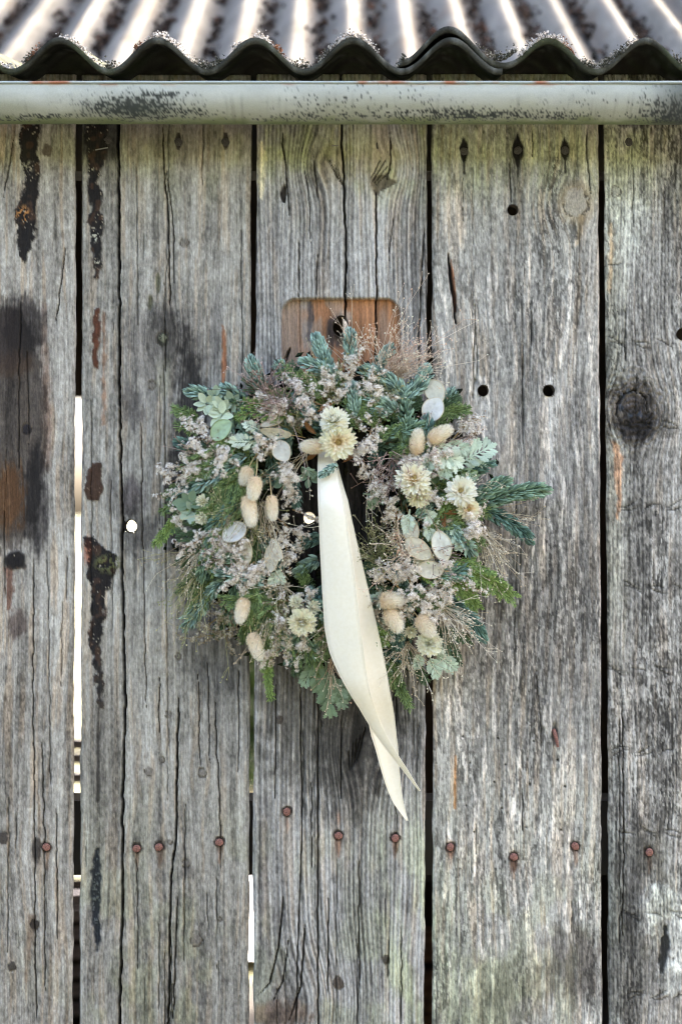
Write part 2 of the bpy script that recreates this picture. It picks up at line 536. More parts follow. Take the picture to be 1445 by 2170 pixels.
    # drilled hole walls
    if not holes:
        T = np.stack([np.full(m, n), n - m + k2, n - m + k], 1)
    else:
        T = np.zeros((0, 3), int)
    n += 1
    for (hu, hv, r, ry) in snapped:
        an = np.arange(32) * 2 * math.pi / 32
        jit = 1 + 0.04 * np.sin(an * 3 + hu)
        for yy, f in ((y0 - 0.0012, 1.05), (y0 + 0.0015, 0.97), (y0 + TH, 0.96)):
            ring = np.stack([(hu + np.cos(an) * r * f * jit - 722.5) * S, np.full(32, yy),
                             ZC + (1085 - hv - np.sin(an) * ry * f * jit) * S], 1)
            Vs.append(ring); Cs.append(np.tile(lin(rgb(70, 62, 54)), (32, 1)))
        kk = np.arange(32); kn = (kk + 1) % 32
        for a in (0, 32):
            Qs.append(np.stack([n + a + kk, n + a + kn, n + a + 32 + kn, n + a + 32 + kk], 1))
        n += 96
    me = mesh_np('plank', np.concatenate(Vs), [np.concatenate(Qs), T], np.concatenate(Cs), False)
    me.polygons.foreach_set('use_smooth', np.ones(len(me.polygons), bool))
    return link('plank', me, M_WOOD, WALL)


def knot(P, cu, cv, r, dark=(70, 62, 56), light=None, ring=True, amt=0.8, halo=None):
    dd = np.sqrt((P.U - cu) ** 2 + ((P.V - cv) / 1.15) ** 2) + (fbm(P.U / 7, P.V / 7, 77, 3) - .5) * r * .5
    if halo: P.col = mix(P.col, rgb(*halo), sstep(r * 1.9, r * 0.9, dd) * 0.6)
    P.col = mix(P.col, rgb(*(light or dark)), sstep(r * 1.1, r * 0.8, dd) * amt)
    rings = 0.5 + 0.5 * np.sin(dd * 1.7)
    P.col = mix(P.col, P.col * 0.78, rings * sstep(r, r * .9, dd) * 0.6)
    if ring:
        m = sstep(2.4, 0.3, np.abs(dd - r)) * sstep(.15, .6, vnoise(np.arctan2(P.V - cv, P.U - cu) * 1.3 + cu, P.U * 0, 5))
        P.h = P.h - m * 3; P.col = mix(P.col, rgb(72, 65, 58), m * .7)


def crk(P, pts, hw, depth=18, seed=0, tone=(38, 34, 31), wig=2.5):
    m = crack(P.U, P.V, pts, hw, seed + 400, wig)
    P.h = P.h - m * depth
    P.col = mix(P.col, rgb(*tone), m * 0.85)


def stain(P, m, c, amt=1.0, lo=0.0):
    """colour wash that keeps some of the grain underneath"""
    m = np.asarray(m); gn = fbm(P.g / 3.2, P.V / 75, 991, 4, .6) - .5
    m = np.clip(m + gn * 5.5 * m * (1 - m) + gn * .5 * m, 0, 1)
    lum = P.col.mean(1, keepdims=True)
    keep = np.clip(lum / max(lum.mean(), 1e-3), 0.55, 1.5)
    tgt = np.asarray(rgb(*c))[None] * keep
    mm = (np.asarray(m) * amt)[:, None]
    P.col = P.col * (1 - mm) + tgt * mm


def tar(P, m, seed=0):
    P.col = mix(P.col, rgb(28, 26, 26), m * 0.95)
    n = vnoise(P.U / 3.2, P.V / 3.2, seed + 5)
    P.col = mix(P.col, rgb(150, 142, 128), m * sstep(0.88, 0.94, n))
    P.col = mix(P.col, rgb(84, 60, 46), m * sstep(.55, .75, fbm(P.U / 16, P.V / 22, seed + 8, 3)) * .55)
    P.h = P.h + m * (1.5 + 2.5 * fbm(P.U / 6, P.V / 6, seed, 3))


def lichen(P, cu, cv, ru, rv, c, seed=0, thr=.58):
    m = ell(P.U, P.V, cu, cv, ru, rv, .5, .3, seed) * sstep(thr - .04, thr + .04, fbm(P.U / 5.3 + .37 * P.V / 5.3, P.V / 5.1 - .3 * P.U / 5.1, seed + 9, 3))
    P.col = mix(P.col, rgb(*c), m * .9); P.h = P.h + m * 2


def paint1(P):
    U, V = P.U, P.V
    stain(P, ell(U, V, 14, 905, 86, 262, .07, .12, 1), (70, 63, 58), .78)
    stain(P, streak(U, V, [(40, 655, 48), (44, 800, 50), (46, 1000, 50), (40, 1140, 40)], 10, 8, 14), (70, 63, 58), .4)
    stain(P, ell(U, V, 52, 700, 45, 70, .3, .3, 2), (50, 46, 45), .8)
    stain(P, ell(U, V, 78, 1060, 26, 110, .3, .3, 3), (50, 47, 47), .75)
    stain(P, streak(U, V, [(92, 640, 4), (98, 800, 7), (102, 900, 9), (100, 1000, 5)], 8, 5, 4), (98, 76, 64), .6)
    stain(P, ell(U, V, 18, 1050, 34, 66, .45, .4, 5), (150, 104, 66), .85)
    stain(P, ell(U, V, 30, 770, 40, 26, .5, .4, 6), (126, 98, 76), .6)
    stain(P, ell(U, V, 20, 720, 30, 60, .5, .4, 9), (84, 72, 70), .5)
    tar(P, streak(U, V, [(64, 262, 22), (64, 320, 19), (68, 365, 16), (68, 400, 14), (56, 445, 22), (58, 475, 22), (55, 510, 15), (50, 540, 9), (52, 552, 5)], 3, 9, 7), 7)
    lichen(P, 50, 455, 14, 16, (196, 140, 84), 3); lichen(P, 60, 355, 10, 14, (150, 145, 130), 4)
    tar(P, ell(U, V, 34, 1188, 24, 20, .2, .3, 8), 8)
    stain(P, streak(U, V, [(20, 1205, 9), (22, 1250, 7), (20, 1290, 4)], 5, 6, 9), (88, 64, 54), .85)
    stain(P, ell(U, V, 38, 1325, 20, 32, .4, .4, 10), (80, 70, 66), .85)
    knot(P, 58, 910, 10, (38, 36, 40)); knot(P, 6, 1776, 12, (58, 52, 48)); knot(P, 74, 1960, 10, (44, 40, 38)); knot(P, 26, 2048, 9, (58, 54, 50))
    knot(P, 101, 318, 12, (88, 78, 72), ring=False)
    stain(P, streak(U, V, [(70, 1940, 9), (62, 2010, 5), (58, 2080, 3)], 6, 5, 12), (96, 80, 68), .6)
    for i, (pts, hw) in enumerate([([(72, 1180), (70, 1500), (75, 1780), (74, 2030), (78, 2170)], 1.7), ([(90, 1560), (94, 1790), (96, 2100)], 1.5),
                                   ([(30, 290), (8, 420)], 1.6), ([(140, 520), (118, 690)], 1.5), ([(120, 1700), (122, 1990)], 1.4), ([(44, 640), (40, 1000)], 1.4)]):
        crk(P, pts, hw, 9, i)
    stain(P, ell(U, V, 78, 1800, 9, 26, .5, .3, 13), (42, 38, 36), .8)


def paint2(P):
    U, V = P.U, P.V
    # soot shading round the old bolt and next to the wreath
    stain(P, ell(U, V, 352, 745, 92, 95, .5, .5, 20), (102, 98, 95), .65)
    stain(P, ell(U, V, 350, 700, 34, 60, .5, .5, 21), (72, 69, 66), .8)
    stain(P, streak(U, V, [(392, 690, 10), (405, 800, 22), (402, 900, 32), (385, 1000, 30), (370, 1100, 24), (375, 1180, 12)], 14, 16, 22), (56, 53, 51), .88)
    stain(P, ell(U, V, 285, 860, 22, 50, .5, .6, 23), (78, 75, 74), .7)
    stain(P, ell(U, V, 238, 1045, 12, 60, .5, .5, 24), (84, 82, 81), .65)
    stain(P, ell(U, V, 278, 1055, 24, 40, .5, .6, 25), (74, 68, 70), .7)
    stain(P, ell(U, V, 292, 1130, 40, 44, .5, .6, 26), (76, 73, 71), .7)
    stain(P, ell(U, V, 460, 700, 12, 80, .5, .4, 36), (98, 96, 96), .55)
    stain(P, ell(U, V, 340, 260, 260, 70, .5, .3, 27), (98, 92, 82), .6)
    stain(P, ell(U, V, 212, 290, 40, 60, .5, .3, 28), (60, 60, 62), .8)
    stain(P, streak(U, V, [(474, 690, 3), (475, 740, 5), (473, 800, 4), (470, 830, 2)], 3, 3, 29), (142, 88, 58), .8)
    stain(P, streak(U, V, [(222, 660, 3), (220, 760, 4), (220, 900, 3)], 4, 4, 30), (124, 92, 72), .7)
    tar(P, streak(U, V, [(205, 262, 24), (205, 300, 25), (203, 345, 15), (197, 385, 10), (205, 420, 15), (202, 445, 9), (204, 470, 17), (204, 505, 13), (205, 530, 9), (207, 560, 9), (204, 590, 5)], 3, 7, 31), 31)
    lichen(P, 200, 500, 12, 12, (205, 205, 190), 5); lichen(P, 207, 558, 8, 8, (190, 185, 165), 6)
    m = streak(U, V, [(204, 655, 5), (205, 690, 7), (204, 730, 6), (202, 778, 4)], 2.5, 5, 32)
    tar(P, m, 32); P.col = mix(P.col, rgb(110, 62, 42), m * .55)
    m = streak(U, V, [(203, 982, 8), (200, 1010, 17), (197, 1040, 20), (196, 1058, 12)], 3, 6, 33)
    tar(P, m, 33); P.col = mix(P.col, rgb(86, 62, 48), m * .6)
    tar(P, streak(U, V, [(188, 1140, 8), (200, 1160, 19), (218, 1180, 30), (212, 1215, 30), (212, 1245, 18), (206, 1270, 14), (208, 1310, 14), (202, 1340, 13), (204, 1370, 10), (208, 1410, 9), (212, 1450, 8), (213, 1500, 4)], 3, 9, 34), 34)
    stain(P, ell(U, V, 186, 1165, 8, 30, .5, .3, 37), (120, 64, 44), .7)
    lichen(P, 228, 1195, 26, 20, (96, 98, 66), 8, .5)
    m = streak(U, V, [(206, 1800, 3), (203, 1845, 9), (202, 1890, 11), (202, 1940, 8), (206, 1995, 6), (206, 2020, 2)], 3, 5, 35)
    P.col = mix(P.col, rgb(40, 42, 46), m); P.h = P.h - m * 3
    lichen(P, 203, 1880, 9, 90, (92, 96, 98), 11, .68)
    stain(P, ell(U, V, 215, 1600, 38, 160, .5, .3, 39), (104, 100, 94), .6)
    stain(P, streak(U, V, [(208, 1500, 3), (207, 1700, 4)], 3, 2, 40), (70, 66, 62), .8)
    # long splits
    crk(P, [(250, 95), (250, 270), (251, 400), (253, 700), (254, 900), (258, 1100), (260, 1300), (265, 1500), (258, 1750), (259, 1900), (252, 2170), (252, 2240)], 3.4, 34, 1, (22, 20, 19))
    crk(P, [(345, 262), (346, 350), (357, 450), (360, 660)], 2.0, 12, 2); crk(P, [(352, 360), (367, 470), (368, 600)], 1.6, 8, 3)
    crk(P, [(378, 1480), (374, 1700), (372, 1790), (362, 1860), (360, 1950), (358, 2100), (352, 2240)], 2.8, 24, 4, (26, 24, 22))
    crk(P, [(455, 1480), (460, 1600), (467, 1750), (467, 1850)], 1.6, 9, 5); crk(P, [(376, 1900), (366, 2160)], 1.9, 12, 6)
    crk(P, [(300, 880), (302, 1100), (310, 1500)], 1.5, 6, 7); crk(P, [(420, 1430), (424, 1640)], 1.6, 8, 8); crk(P, [(507, 1400), (505, 1640)], 1.6, 8, 9)
    crk(P, [(338, 1430), (336, 1560)], 1.7, 9, 10); crk(P, [(440, 1400), (444, 1620)], 1.5, 7, 11)
    crk(P, [(290, 1800), (292, 2060)], 1.4, 6, 12)
    for (a, b, r) in ((378, 1392, 6), (357, 1515, 7), (315, 1636, 9), (428, 1639, 9), (415, 1995, 12), (394, 1832, 8), (322, 816, 8), (391, 513, 9), (466, 1950, 4), (343, 1612, 6), (360, 1785, 5)):
        knot(P, a, b, r, (110, 104, 98), amt=.6)
    stain(P, ell(U, V, 398, 1850, 20, 12, .5, .5, 41), (92, 88, 84), .7)
    knot(P, 345, 718, 14, (50, 50, 42), amt=.9)
    lichen(P, 346, 716, 10, 10, (120, 122, 104), 12, .5)
    stain(P, ell(U, V, 348, 800, 16, 44, .5, .4, 42), (140, 138, 122), .6)
    for a in (378, 478): stain(P, streak(U, V, [(a, 280, 3), (a, 300, 8), (a, 316, 2)], 2, 1, 43), (48, 44, 42), .95)
    m = ell(U, V, 335, 600, 5, 24, .4, .3, 44) + ell(U, V, 318, 642, 5, 16, .4, .3, 45)
    P.h -= m * 5; stain(P, m, (92, 92, 74), .8)
    stain(P, ell(U, V, 500, 1480, 90, 150, .5, .4, 46), (104, 103, 102), .5)
    stain(P, ell(U, V, 470, 1350, 80, 120, .5, .3, 47), (70, 70, 72), .6)  # wreath's shadow on the board below it, put into the colour


def paint3(P):
    U, V = P.U, P.V
    # lower, darker, tarry area
    stain(P, ell(U, V, 700, 1480, 170, 190, .45, .45, 50), (76, 74, 71), .85)
    stain(P, ell(U, V, 740, 1620, 60, 120, .5, .5, 51), (80, 77, 74), .7)
    stain(P, ell(U, V, 715, 1095, 165, 240, .3, .25, 52), (30, 28, 28), .93)  # shade within the wreath hole, painted near-black onto the wood
    # routed pocket with the pull hole
    r = 34.0
    qx, qy = np.abs(U - 722.5) - (125.5 - r), np.abs(V - 760) - (128 - r)
    sd = np.sqrt(np.maximum(qx, 0) ** 2 + np.maximum(qy, 0) ** 2) + np.minimum(np.maximum(qx, qy), 0) - r
    pk = sstep(1.2, -1.2, sd)
    P.h -= pk * 15
    brown = rgb(156, 112, 82); n = fbm(P.g / 9, V / 120, 401, 4)
    pc = brown * (0.70 + 0.6 * n)[:, None]
    greyness = np.clip(sstep(690, 600, U) * .8 + sstep(.56, .72, fbm(U / 24, V / 70, 402, 3)) * .6, 0, 1) * (1 - .6 * sstep(700, 780, U))
    pc = mix(pc, rgb(146, 134, 126), greyness)
    P.col = P.col * (1 - pk[:, None]) + pc * pk[:, None]
    stain(P, pk * streak(U, V, [(655, 636, 5), (658, 670, 6), (654, 720, 3)], 3, 3, 53), (74, 70, 72), .8)
    stain(P, pk * ell(U, V, 716, 700, 26, 34, .4, .3, 55), (72, 66, 66), .8)
    stain(P, pk * ell(U, V, 732, 672, 12, 18, .4, .4, 56), (176, 168, 160), .7)
    stain(P, pk * ell(U, V, 812, 690, 12, 40, .5, .4, 57), (160, 134, 116), .6)
    crk(P, [(613, 735), (598, 775)], 4.5, 14, 53, (34, 32, 34))
    # splits
    crk(P, [(722, 95), (724, 300), (730, 400), (728, 420), (733, 500), (733, 600), (731, 632), (735, 820)], 3.0, 24, 1, (28, 25, 23))
    crk(P, [(797, 405), (798, 500), (797, 632), (796, 820)], 2.4, 18, 2)
    crk(P, [(598, 280), (606, 370), (614, 470)], 2.0, 12, 3); crk(P, [(664, 330), (673, 420)], 1.8, 10, 4); crk(P, [(632, 500), (634, 640)], 1.5, 7, 5)
    crk(P, [(825, 280), (829, 340), (820, 380)], 2.0, 12, 6); crk(P, [(900, 480), (888, 700), (886, 900)], 2.0, 12, 7); crk(P, [(672, 540), (670, 632)], 1.8, 9, 8)
    crk(P, [(645, 340), (655, 430), (658, 520)], 1.6, 8, 9); crk(P, [(832, 450), (824, 560)], 1.5, 7, 16)
    for i, (ku, kv) in enumerate(((700, 372), (775, 372))):
        for k in range(4):
            crk(P, [(ku + (-8 if i == 0 else 34) + k * 8, kv - 40 + k * 7), (ku + (18 if i == 0 else 8) + k * 3, kv + 12 + k * 4)], 1.5, 6, 60 + i * 9 + k, (62, 55, 48), 1)
    stain(P, ell(U, V, 700, 345, 42, 40, .6, .5, 58), (106, 98, 84), .6); stain(P, ell(U, V, 800, 350, 46, 46, .6, .5, 59), (110, 102, 90), .6)
    m = streak(U, V, [(800, 400, 6), (806, 385, 12), (826, 378, 18), (852, 374, 16), (866, 382, 5)][::-1] if False else [(806, 372, 12), (812, 386, 30), (800, 402, 10), (799, 412, 4)], 3, 8, 60)
    stain(P, m, (66, 58, 52), .8); P.h -= m * 4
    m = streak(U, V, [(604, 392, 4), (601, 410, 7), (601, 428, 3)], 2, 2, 61)
    P.h -= m * 12; stain(P, m, (40, 36, 34), .95)
    stain(P, streak(U, V, [(553, 300, 5), (556, 340, 8), (553, 390, 8), (552, 420, 3)], 4, 5, 62), (176, 166, 140), .7)
    # big knot low in the board
    for k in range(5):
        crk(P, [(775 - k * 9, 1540 + k * 12), (756 - k * 4, 1612 + k * 6)], 2.2, 9, 80 + k, (52, 48, 44), 2)
    stain(P, ell(U, V, 772, 1570, 26, 50, .5, .5, 63), (70, 66, 62), .75); stain(P, ell(U, V, 780, 1620, 14, 44, .5, .5, 64), (164, 160, 154), .6)
    stain(P, ell(U, V, 800, 1650, 12, 40, .5, .4, 65), (78, 74, 70), .7)
    for i, (pts, hw) in enumerate([([(637, 1450), (640, 1760), (632, 1990), (628, 2170)], 1.9), ([(675, 1450), (673, 1840), (674, 2240)], 2.3),
                                   ([(600, 1900), (590, 2010), (572, 2085), (545, 2112)], 2.6), ([(612, 1990), (600, 2080), (575, 2130)], 1.7),
                                   ([(646, 1960), (638, 2090), (612, 2165)], 2.6), ([(697, 1900), (694, 2120)], 1.8), ([(760, 1800), (762, 2100)], 1.6), ([(825, 1980), (820, 2080)], 1.8),
                                   ([(660, 1640), (661, 1840)], 1.5), ([(585, 1450), (583, 1700)], 1.4), ([(850, 1960), (851, 2170)], 1.6), ([(724, 1500), (722, 1700)], 1.4)]):
        crk(P, pts, hw, 12, 20 + i, (40, 37, 34), 1.5)
    stain(P, ell(U, V, 590, 2150, 70, 26, .5, .5, 66), (92, 76, 66), .7)
    knot(P, 718, 2085, 12, (74, 64, 56)); knot(P, 818, 2035, 8, (66, 60, 56)); knot(P, 592, 1525, 9, (74, 66, 60), ring=False)
    m = sstep(740, 880, U) * sstep(1560, 1850, V) * sstep(.38, .66, fbm(U / 18, V / 120, 410, 4))
    stain(P, m, (140, 144, 122), .5)
    m = sstep(420, 290, V) * sstep(.42, .64, fbm(U / 30, V / 60, 411, 4))
    stain(P, m, (124, 126, 102), .42)
    for (a, b) in ((717, 1735), (717, 1790), (838, 1790)): stain(P, ell(U, V, a, b, 5, 18, .6, .3, 68), (110, 84, 70), .6)


def paint4(P):
    U, V = P.U, P.V
    stain(P, ell(U, V, 1000, 1180, 80, 300, .5, .5, 70), (112, 108, 107), .45)
    stain(P, ell(U, V, 1180, 1150, 110, 420, .5, .5, 71), (104, 101, 100), .5)
    stain(P, ell(U, V, 1080, 640, 110, 120, .5, .5, 76), (128, 126, 124), .4)
    stain(P, ell(U, V, 1210, 2040, 60, 80, .5, .5, 72), (78, 73, 69), .8)
    stain(P, ell(U, V, 1090, 2120, 60, 70, .5, .5, 73), (92, 88, 82), .6)
    # pale runs below the drilled holes
    for (a, b, ln) in ((1023, 828, 70), (1164, 828, 190)):
        stain(P, streak(U, V, [(a, b - 30, 8), (a, b + 10, 17), (a + 1, b + ln, 9), (a + 4, b + ln * 1.6, 3)], 5, 7, 74), (182, 180, 178), .75)
    m = sstep(.60, .68, fbm(P.g / 11, V / 95, 421, 4)) * sstep(470, 620, V)
    stain(P, m, (190, 184, 178), .7); P.h += m * 1.6
    m = sstep(.62, .70, fbm(P.g / 15, V / 230, 422, 3))
    stain(P, m, (178, 166, 154), .5)
    stain(P, sstep(1225, 1262, U) * sstep(300, 400, V) * sstep(1000, 800, V), (170, 164, 158), .5)
    # algae band at the top, along the left foot
    m = sstep(470, 300, V) * (0.4 + .6 * fbm(U / 60, V / 50, 423, 4))
    stain(P, m, (140, 144, 114), .6)
    stain(P, sstep(1020, 930, U) * sstep(1750, 1950, V) * (0.3 + .7 * fbm(U / 30, V / 90, 424, 4)), (144, 150, 126), .65)
    stain(P, ell(U, V, 1020, 2130, 110, 110, .5, .5, 75), (130, 132, 112), .4)
    for (a, w, h) in ((983, 9, 27), (1097, 13, 36), (1197, 10, 26)):
        m = streak(U, V, [(a - 1, 318 - h, 1), (a, 312, w), (a, 325, w * .9), (a, 318 + h, 1.5), (a, 318 + h + 22, 1)], 2.2, 2, int(a))
        stain(P, m, (28, 26, 25), 1.0); P.h -= m * 4
        stain(P, streak(U, V, [(a, 340, 12), (a - 2, 400, 10), (a - 4, 450, 4)], 8, 5, int(a) + 1), (120, 116, 110), .45)
    m = crack(U, V, [(950, 538), (957, 600), (962, 640), (966, 685)], 5.5, 430, 2)
    P.h -= m * 14; P.col = mix(P.col, rgb(30, 28, 30), m)
    stain(P, streak(U, V, [(955, 550, 1), (961, 600, 3), (964, 640, 3), (965, 660, 1)], 1.5, 1, 77), (136, 84, 56), .8)
    knot(P, 1220, 430, 27, light=(178, 172, 164), halo=(168, 150, 122), amt=.8)
    stain(P, streak(U, V, [(1233, 455, 6), (1228, 490, 6), (1222, 520, 2)], 4, 4, 78), (166, 142, 110), .6)
    crk(P, [(1243, 262), (1243, 340), (1253, 412)], 1.8, 12, 2); crk(P, [(1078, 345), (1082, 428)], 1.7, 10, 3); crk(P, [(1124, 640), (1126, 740)], 1.5, 7, 4)
    crk(P, [(1128, 262), (1127, 340)], 1.4, 6, 5); crk(P, [(1135, 1420), (1148, 1580)], 1.6, 6, 6); crk(P, [(1106, 1670), (1106, 1760)], 1.6, 7, 7)
    stain(P, streak(U, V, [(965, 1600, 1.5), (964, 1660, 3), (963, 1715, 2.5)], 2, 1.5, 79), (146, 104, 66), .85)
    stain(P, ell(U, V, 1176, 1560, 8, 22, .4, .3, 80), (64, 58, 54), .8); P.h -= ell(U, V, 1174, 1552, 6, 18, .4, .2, 81) * 8
    for (a, b) in ((954, 1800), (1088, 1830)): stain(P, ell(U, V, a, b, 8, 18, .5, .3, 82), (100, 70, 56), .75)
    for k in range(14):
        a, b = 980 + (k * 67) % 260, 1560 + (k * 97) % 240
        m = sstep(2.6, 1.2, np.hypot(U - a, V - b)); P.h -= m * 6; P.col = mix(P.col, rgb(30, 28, 26), m)


def paint5(P):
    U, V = P.U, P.V
    gr = sstep(1345, 1300, U)
    stain(P, gr * sstep(1500, 1200, V), (146, 146, 132), .55)
    stain(P, ell(U, V, 1330, 400, 48, 150, .5, .3, 90), (170, 172, 166), .6)
    stain(P, ell(U, V, 1330, 330, 70, 90, .5, .4, 91), (118, 116, 98), .45)
    stain(P, sstep(1330, 1300, U) * sstep(1500, 1700, V), (104, 106, 104), .6)
    stain(P, sstep(1250, 1330, U) * sstep(540, 900, V) * sstep(.5, .66, fbm(U / 26, V / 40, 431, 4)), (92, 88, 84), .45)
    # large knot
    dd = np.sqrt((U - 1340) ** 2 + ((V - 868) / 1.1) ** 2) + (fbm(U / 16, V / 16, 432, 3) - .5) * 30
    stain(P, sstep(78, 40, dd), (82, 76, 72), .85); stain(P, ell(U, V, 1352, 905, 44, 30, .5, .5, 92), (58, 54, 53), .85)
    stain(P, sstep(30, 18, dd), (98, 90, 88), .7)
    m = sstep(2.5, .7, np.abs(dd - 33)) * sstep(900, 850, V); P.h -= m * 7; P.col = mix(P.col, rgb(40, 36, 34), m * .8)
    P.h += 3 * np.sin(dd * .5) * sstep(95, 60, dd)
    for (a, b) in ((1316, 864), (1332, 828), (1357, 878), (1318, 838), (1334, 880)): stain(P, ell(U, V, a, b, 5, 6, .4, .2, 93), (116, 128, 150), .8)
    stain(P, streak(U, V, [(1300, 935, 4), (1312, 965, 9), (1310, 1000, 8), (1312, 1060, 5), (1308, 1100, 2)], 5, 6, 94), (158, 116, 88), .7)
    stain(P, streak(U, V, [(1294, 470, 3), (1295, 520, 6), (1293, 570, 5), (1290, 620, 2)], 4, 4, 95), (140, 116, 88), .6)
    knot(P, 1305, 405, 10, light=(176, 174, 168), amt=.6)
    # pale flaked patches low on the board
    for i, (a, b, ru, rv) in enumerate(((1392, 1915, 44, 38), (1366, 1950, 20, 40), (1440, 1990, 26, 70), (1425, 2070, 30, 40), (1400, 1895, 26, 20))):
        m = ell(U, V, a, b, ru, rv, .12, .45, 96 + i); stain(P, m, (168, 168, 164), .7); P.h += m * 1.5
    m = streak(U, V, [(1410, 1965, 2), (1410, 2000, 10), (1404, 2040, 8), (1402, 2065, 3)], 3, 5, 102)
    P.col = mix(P.col, rgb(46, 46, 46), m * .9); P.h -= m * 6
    stain(P, ell(U, V, 1345, 1850, 26, 130, .5, .4, 103), (84, 82, 80), .7)
    stain(P, ell(U, V, 1330, 2060, 40, 110, .5, .4, 104), (86, 84, 80), .7)
    for k in range(46):                                         # saw and adze nicks across the grain
        a, b = 1300 + (k * 61) % 150, 560 + (k * 173) % 1560
        m = sstep(2.4, .8, np.abs(V - b - (U - a) * .35 * (1 if k % 3 else -1) - 3 * np.sin(U / 9 + k))) * sstep(26, 10, np.abs(U - a))
        P.h -= m * 3; P.col = mix(P.col, P.col * .5, m * .7)
    crk(P, [(1318, 1480), (1322, 1800), (1318, 1990)], 2.0, 9, 2); crk(P, [(1313, 1500), (1314, 2000)], 1.4, 6, 3)


base = dict(dark=rgb(74, 72, 68), mid=rgb(144, 142, 136), light=rgb(190, 189, 184))
st1 = dict(base, dark=rgb(70, 67, 63), mid=rgb(142, 138, 132), light=rgb(190, 187, 181), warm=.5, fs=4.5, checks=20, knots=[(58, 910, 40, 60, .6), (75, 1795, 24, 60, .5)], amo=.6, alg=.35, algl=.1)
st2 = dict(base, dark=rgb(72, 70, 67), mid=rgb(140, 137, 131), light=rgb(184, 182, 177), warm=.4, knots=[(345, 718, 40, 70, .8), (315, 1636, 24, 40, .7), (428, 1639, 24, 40, .7), (415, 1995, 26, 44, .7)], checks=26, amo=.55, alg=.35, algl=.35)
st3 = dict(base, dark=rgb(72, 70, 69), mid=rgb(142, 140, 138), light=rgb(196, 195, 194), warm=.35, fs=3.6, ar=.16, hr=.9, rp=9.5, checks=30, amo=.45, knots=[(700, 350, 60, 60, .9), (800, 350, 60, 60, .9), (772, 1580, 60, 90, .9), (560, 2140, 130, 130, .8)], alg=.6, algl=.3)
st4 = dict(base, dark=rgb(70, 68, 65), mid=rgb(138, 136, 132), light=rgb(190, 188, 183), warm=.5, fs=4.5, fl=110, asp=.42, amo=.5, ms=4.6, ml=14, hm=1.8, checks=10, af=.55, knots=[(1220, 430, 60, 60, .8)], alg=.3, algl=.25)
st5 = dict(base, dark=rgb(60, 58, 56), mid=rgb(136, 133, 129), light=rgb(194, 191, 188), warm=.3, fs=4.5, fl=90, asp=.40, amo=.55, ms=5.4, ml=11, hm=2.4, checks=8, af=.55, ar=.10, hr=.6, rp=8, knots=[(1340, 868, 80, 80, .9)], alg=.4, algl=.15)

plank([(95, -195), (3570, -195)], [(95, 161), (700, 160), (1500, 156), (2200, 154), (3570, 152)], st1, 1, paint1, 0.000)
plank([(95, 172), (900, 172), (1500, 170), (2200, 167), (3570, 165)], [(95, 532), (760, 531), (1500, 529), (2170, 526), (3570, 522)], st2, 2, paint2, 0.003, holes=[(277, 1115, 13.5, 13.5)])
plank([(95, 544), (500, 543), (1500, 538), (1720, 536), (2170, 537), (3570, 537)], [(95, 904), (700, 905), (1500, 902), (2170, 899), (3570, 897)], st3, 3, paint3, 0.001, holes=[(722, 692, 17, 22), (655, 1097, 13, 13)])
plank([(95, 914), (600, 916), (1500, 917), (2170, 915), (3570, 915)], [(95, 1268), (600, 1269), (1500, 1274), (2170, 1276), (3570, 1278)], st4, 4, paint4, 0.000, holes=[(1086, 445, 11.5, 11.5), (1023, 828, 11.5, 12), (1162, 828, 12.5, 12.5)])
plank([(95, 1280), (600, 1282), (1500, 1288), (2170, 1290), (3570, 1292)], [(95, 1650), (3570, 1650)], st5, 5, paint5, 0.002, holes=[(1446, 708, 13, 13)])
for i, (a, b, st) in enumerate(((-560, -207, st2), (-920, -572, st4), (1662, 2012, st3), (2024, 2370, st1))):
    plank([(95, a), (3570, a)], [(95, b), (3570, b)], dict(st, knots=[]), 20 + i, None, 0.002, cu=7, rv=14)
planks = [o for o in WALL.children if o.name.startswith('plank')]
planks.sort(key=lambda o: sum(v.co.x for v in list(o.data.vertices)[:50]))
PK = dict(zip('ab12345cd', planks))
PK['2']['label'] = 'split grey plank with black tarry streaks and a drilled hole'
PK['3']['label'] = 'plank with a brown routed hand pocket behind the wreath'
PK['1']['label'] = 'plank with a charred dark patch and an orange brown stain'
PK['4']['label'] = 'pale mottled plank with three drilled holes'
PK['5']['label'] = 'dark flaking plank with a large round knot'

# rails behind the planks
g = Geo(); box_geo(g, (-0.98, 0.032, W(0, 1868)[2]), (0.98, 0.085, W(0, 1708)[2])); g.build('rail', M_DARKWOOD, WALL)
g = Geo(); box_geo(g, (-0.98, 0.032, W(0, 350)[2]), (0.98, 0.085, W(0, 230)[2])); g.build('rail', M_DARKWOOD, WALL)

# nails
def nail_mesh(r, hgt, name='nail'):
    g = Geo()
    an = np.arange(14) * 2 * math.pi / 14
    jit = 1 + 0.06 * np.sin(an * 2 + 1) + 0.04 * np.sin(an * 5)
    rings = [(1.0, 0.0006), (1.02, -hgt * .6), (0.9, -hgt), (0.45, -hgt * 1.12)]
    V = np.concatenate([np.stack([np.cos(an) * r * f * jit, np.full(14, y), np.sin(an) * r * f * jit], 1) for f, y in rings] + [np.array([[0, -hgt * 1.15, 0]])])
    k = np.arange(14); k2 = (k + 1) % 14
    Q = np.concatenate([np.stack([a * 14 + k, a * 14 + k2, (a + 1) * 14 + k2, (a + 1) * 14 + k], 1) for a in range(3)])
    T = np.stack([42 + k, 42 + k2, np.full(14, 56)], 1)
    return mesh_np(name, V, [Q, T], None, True)


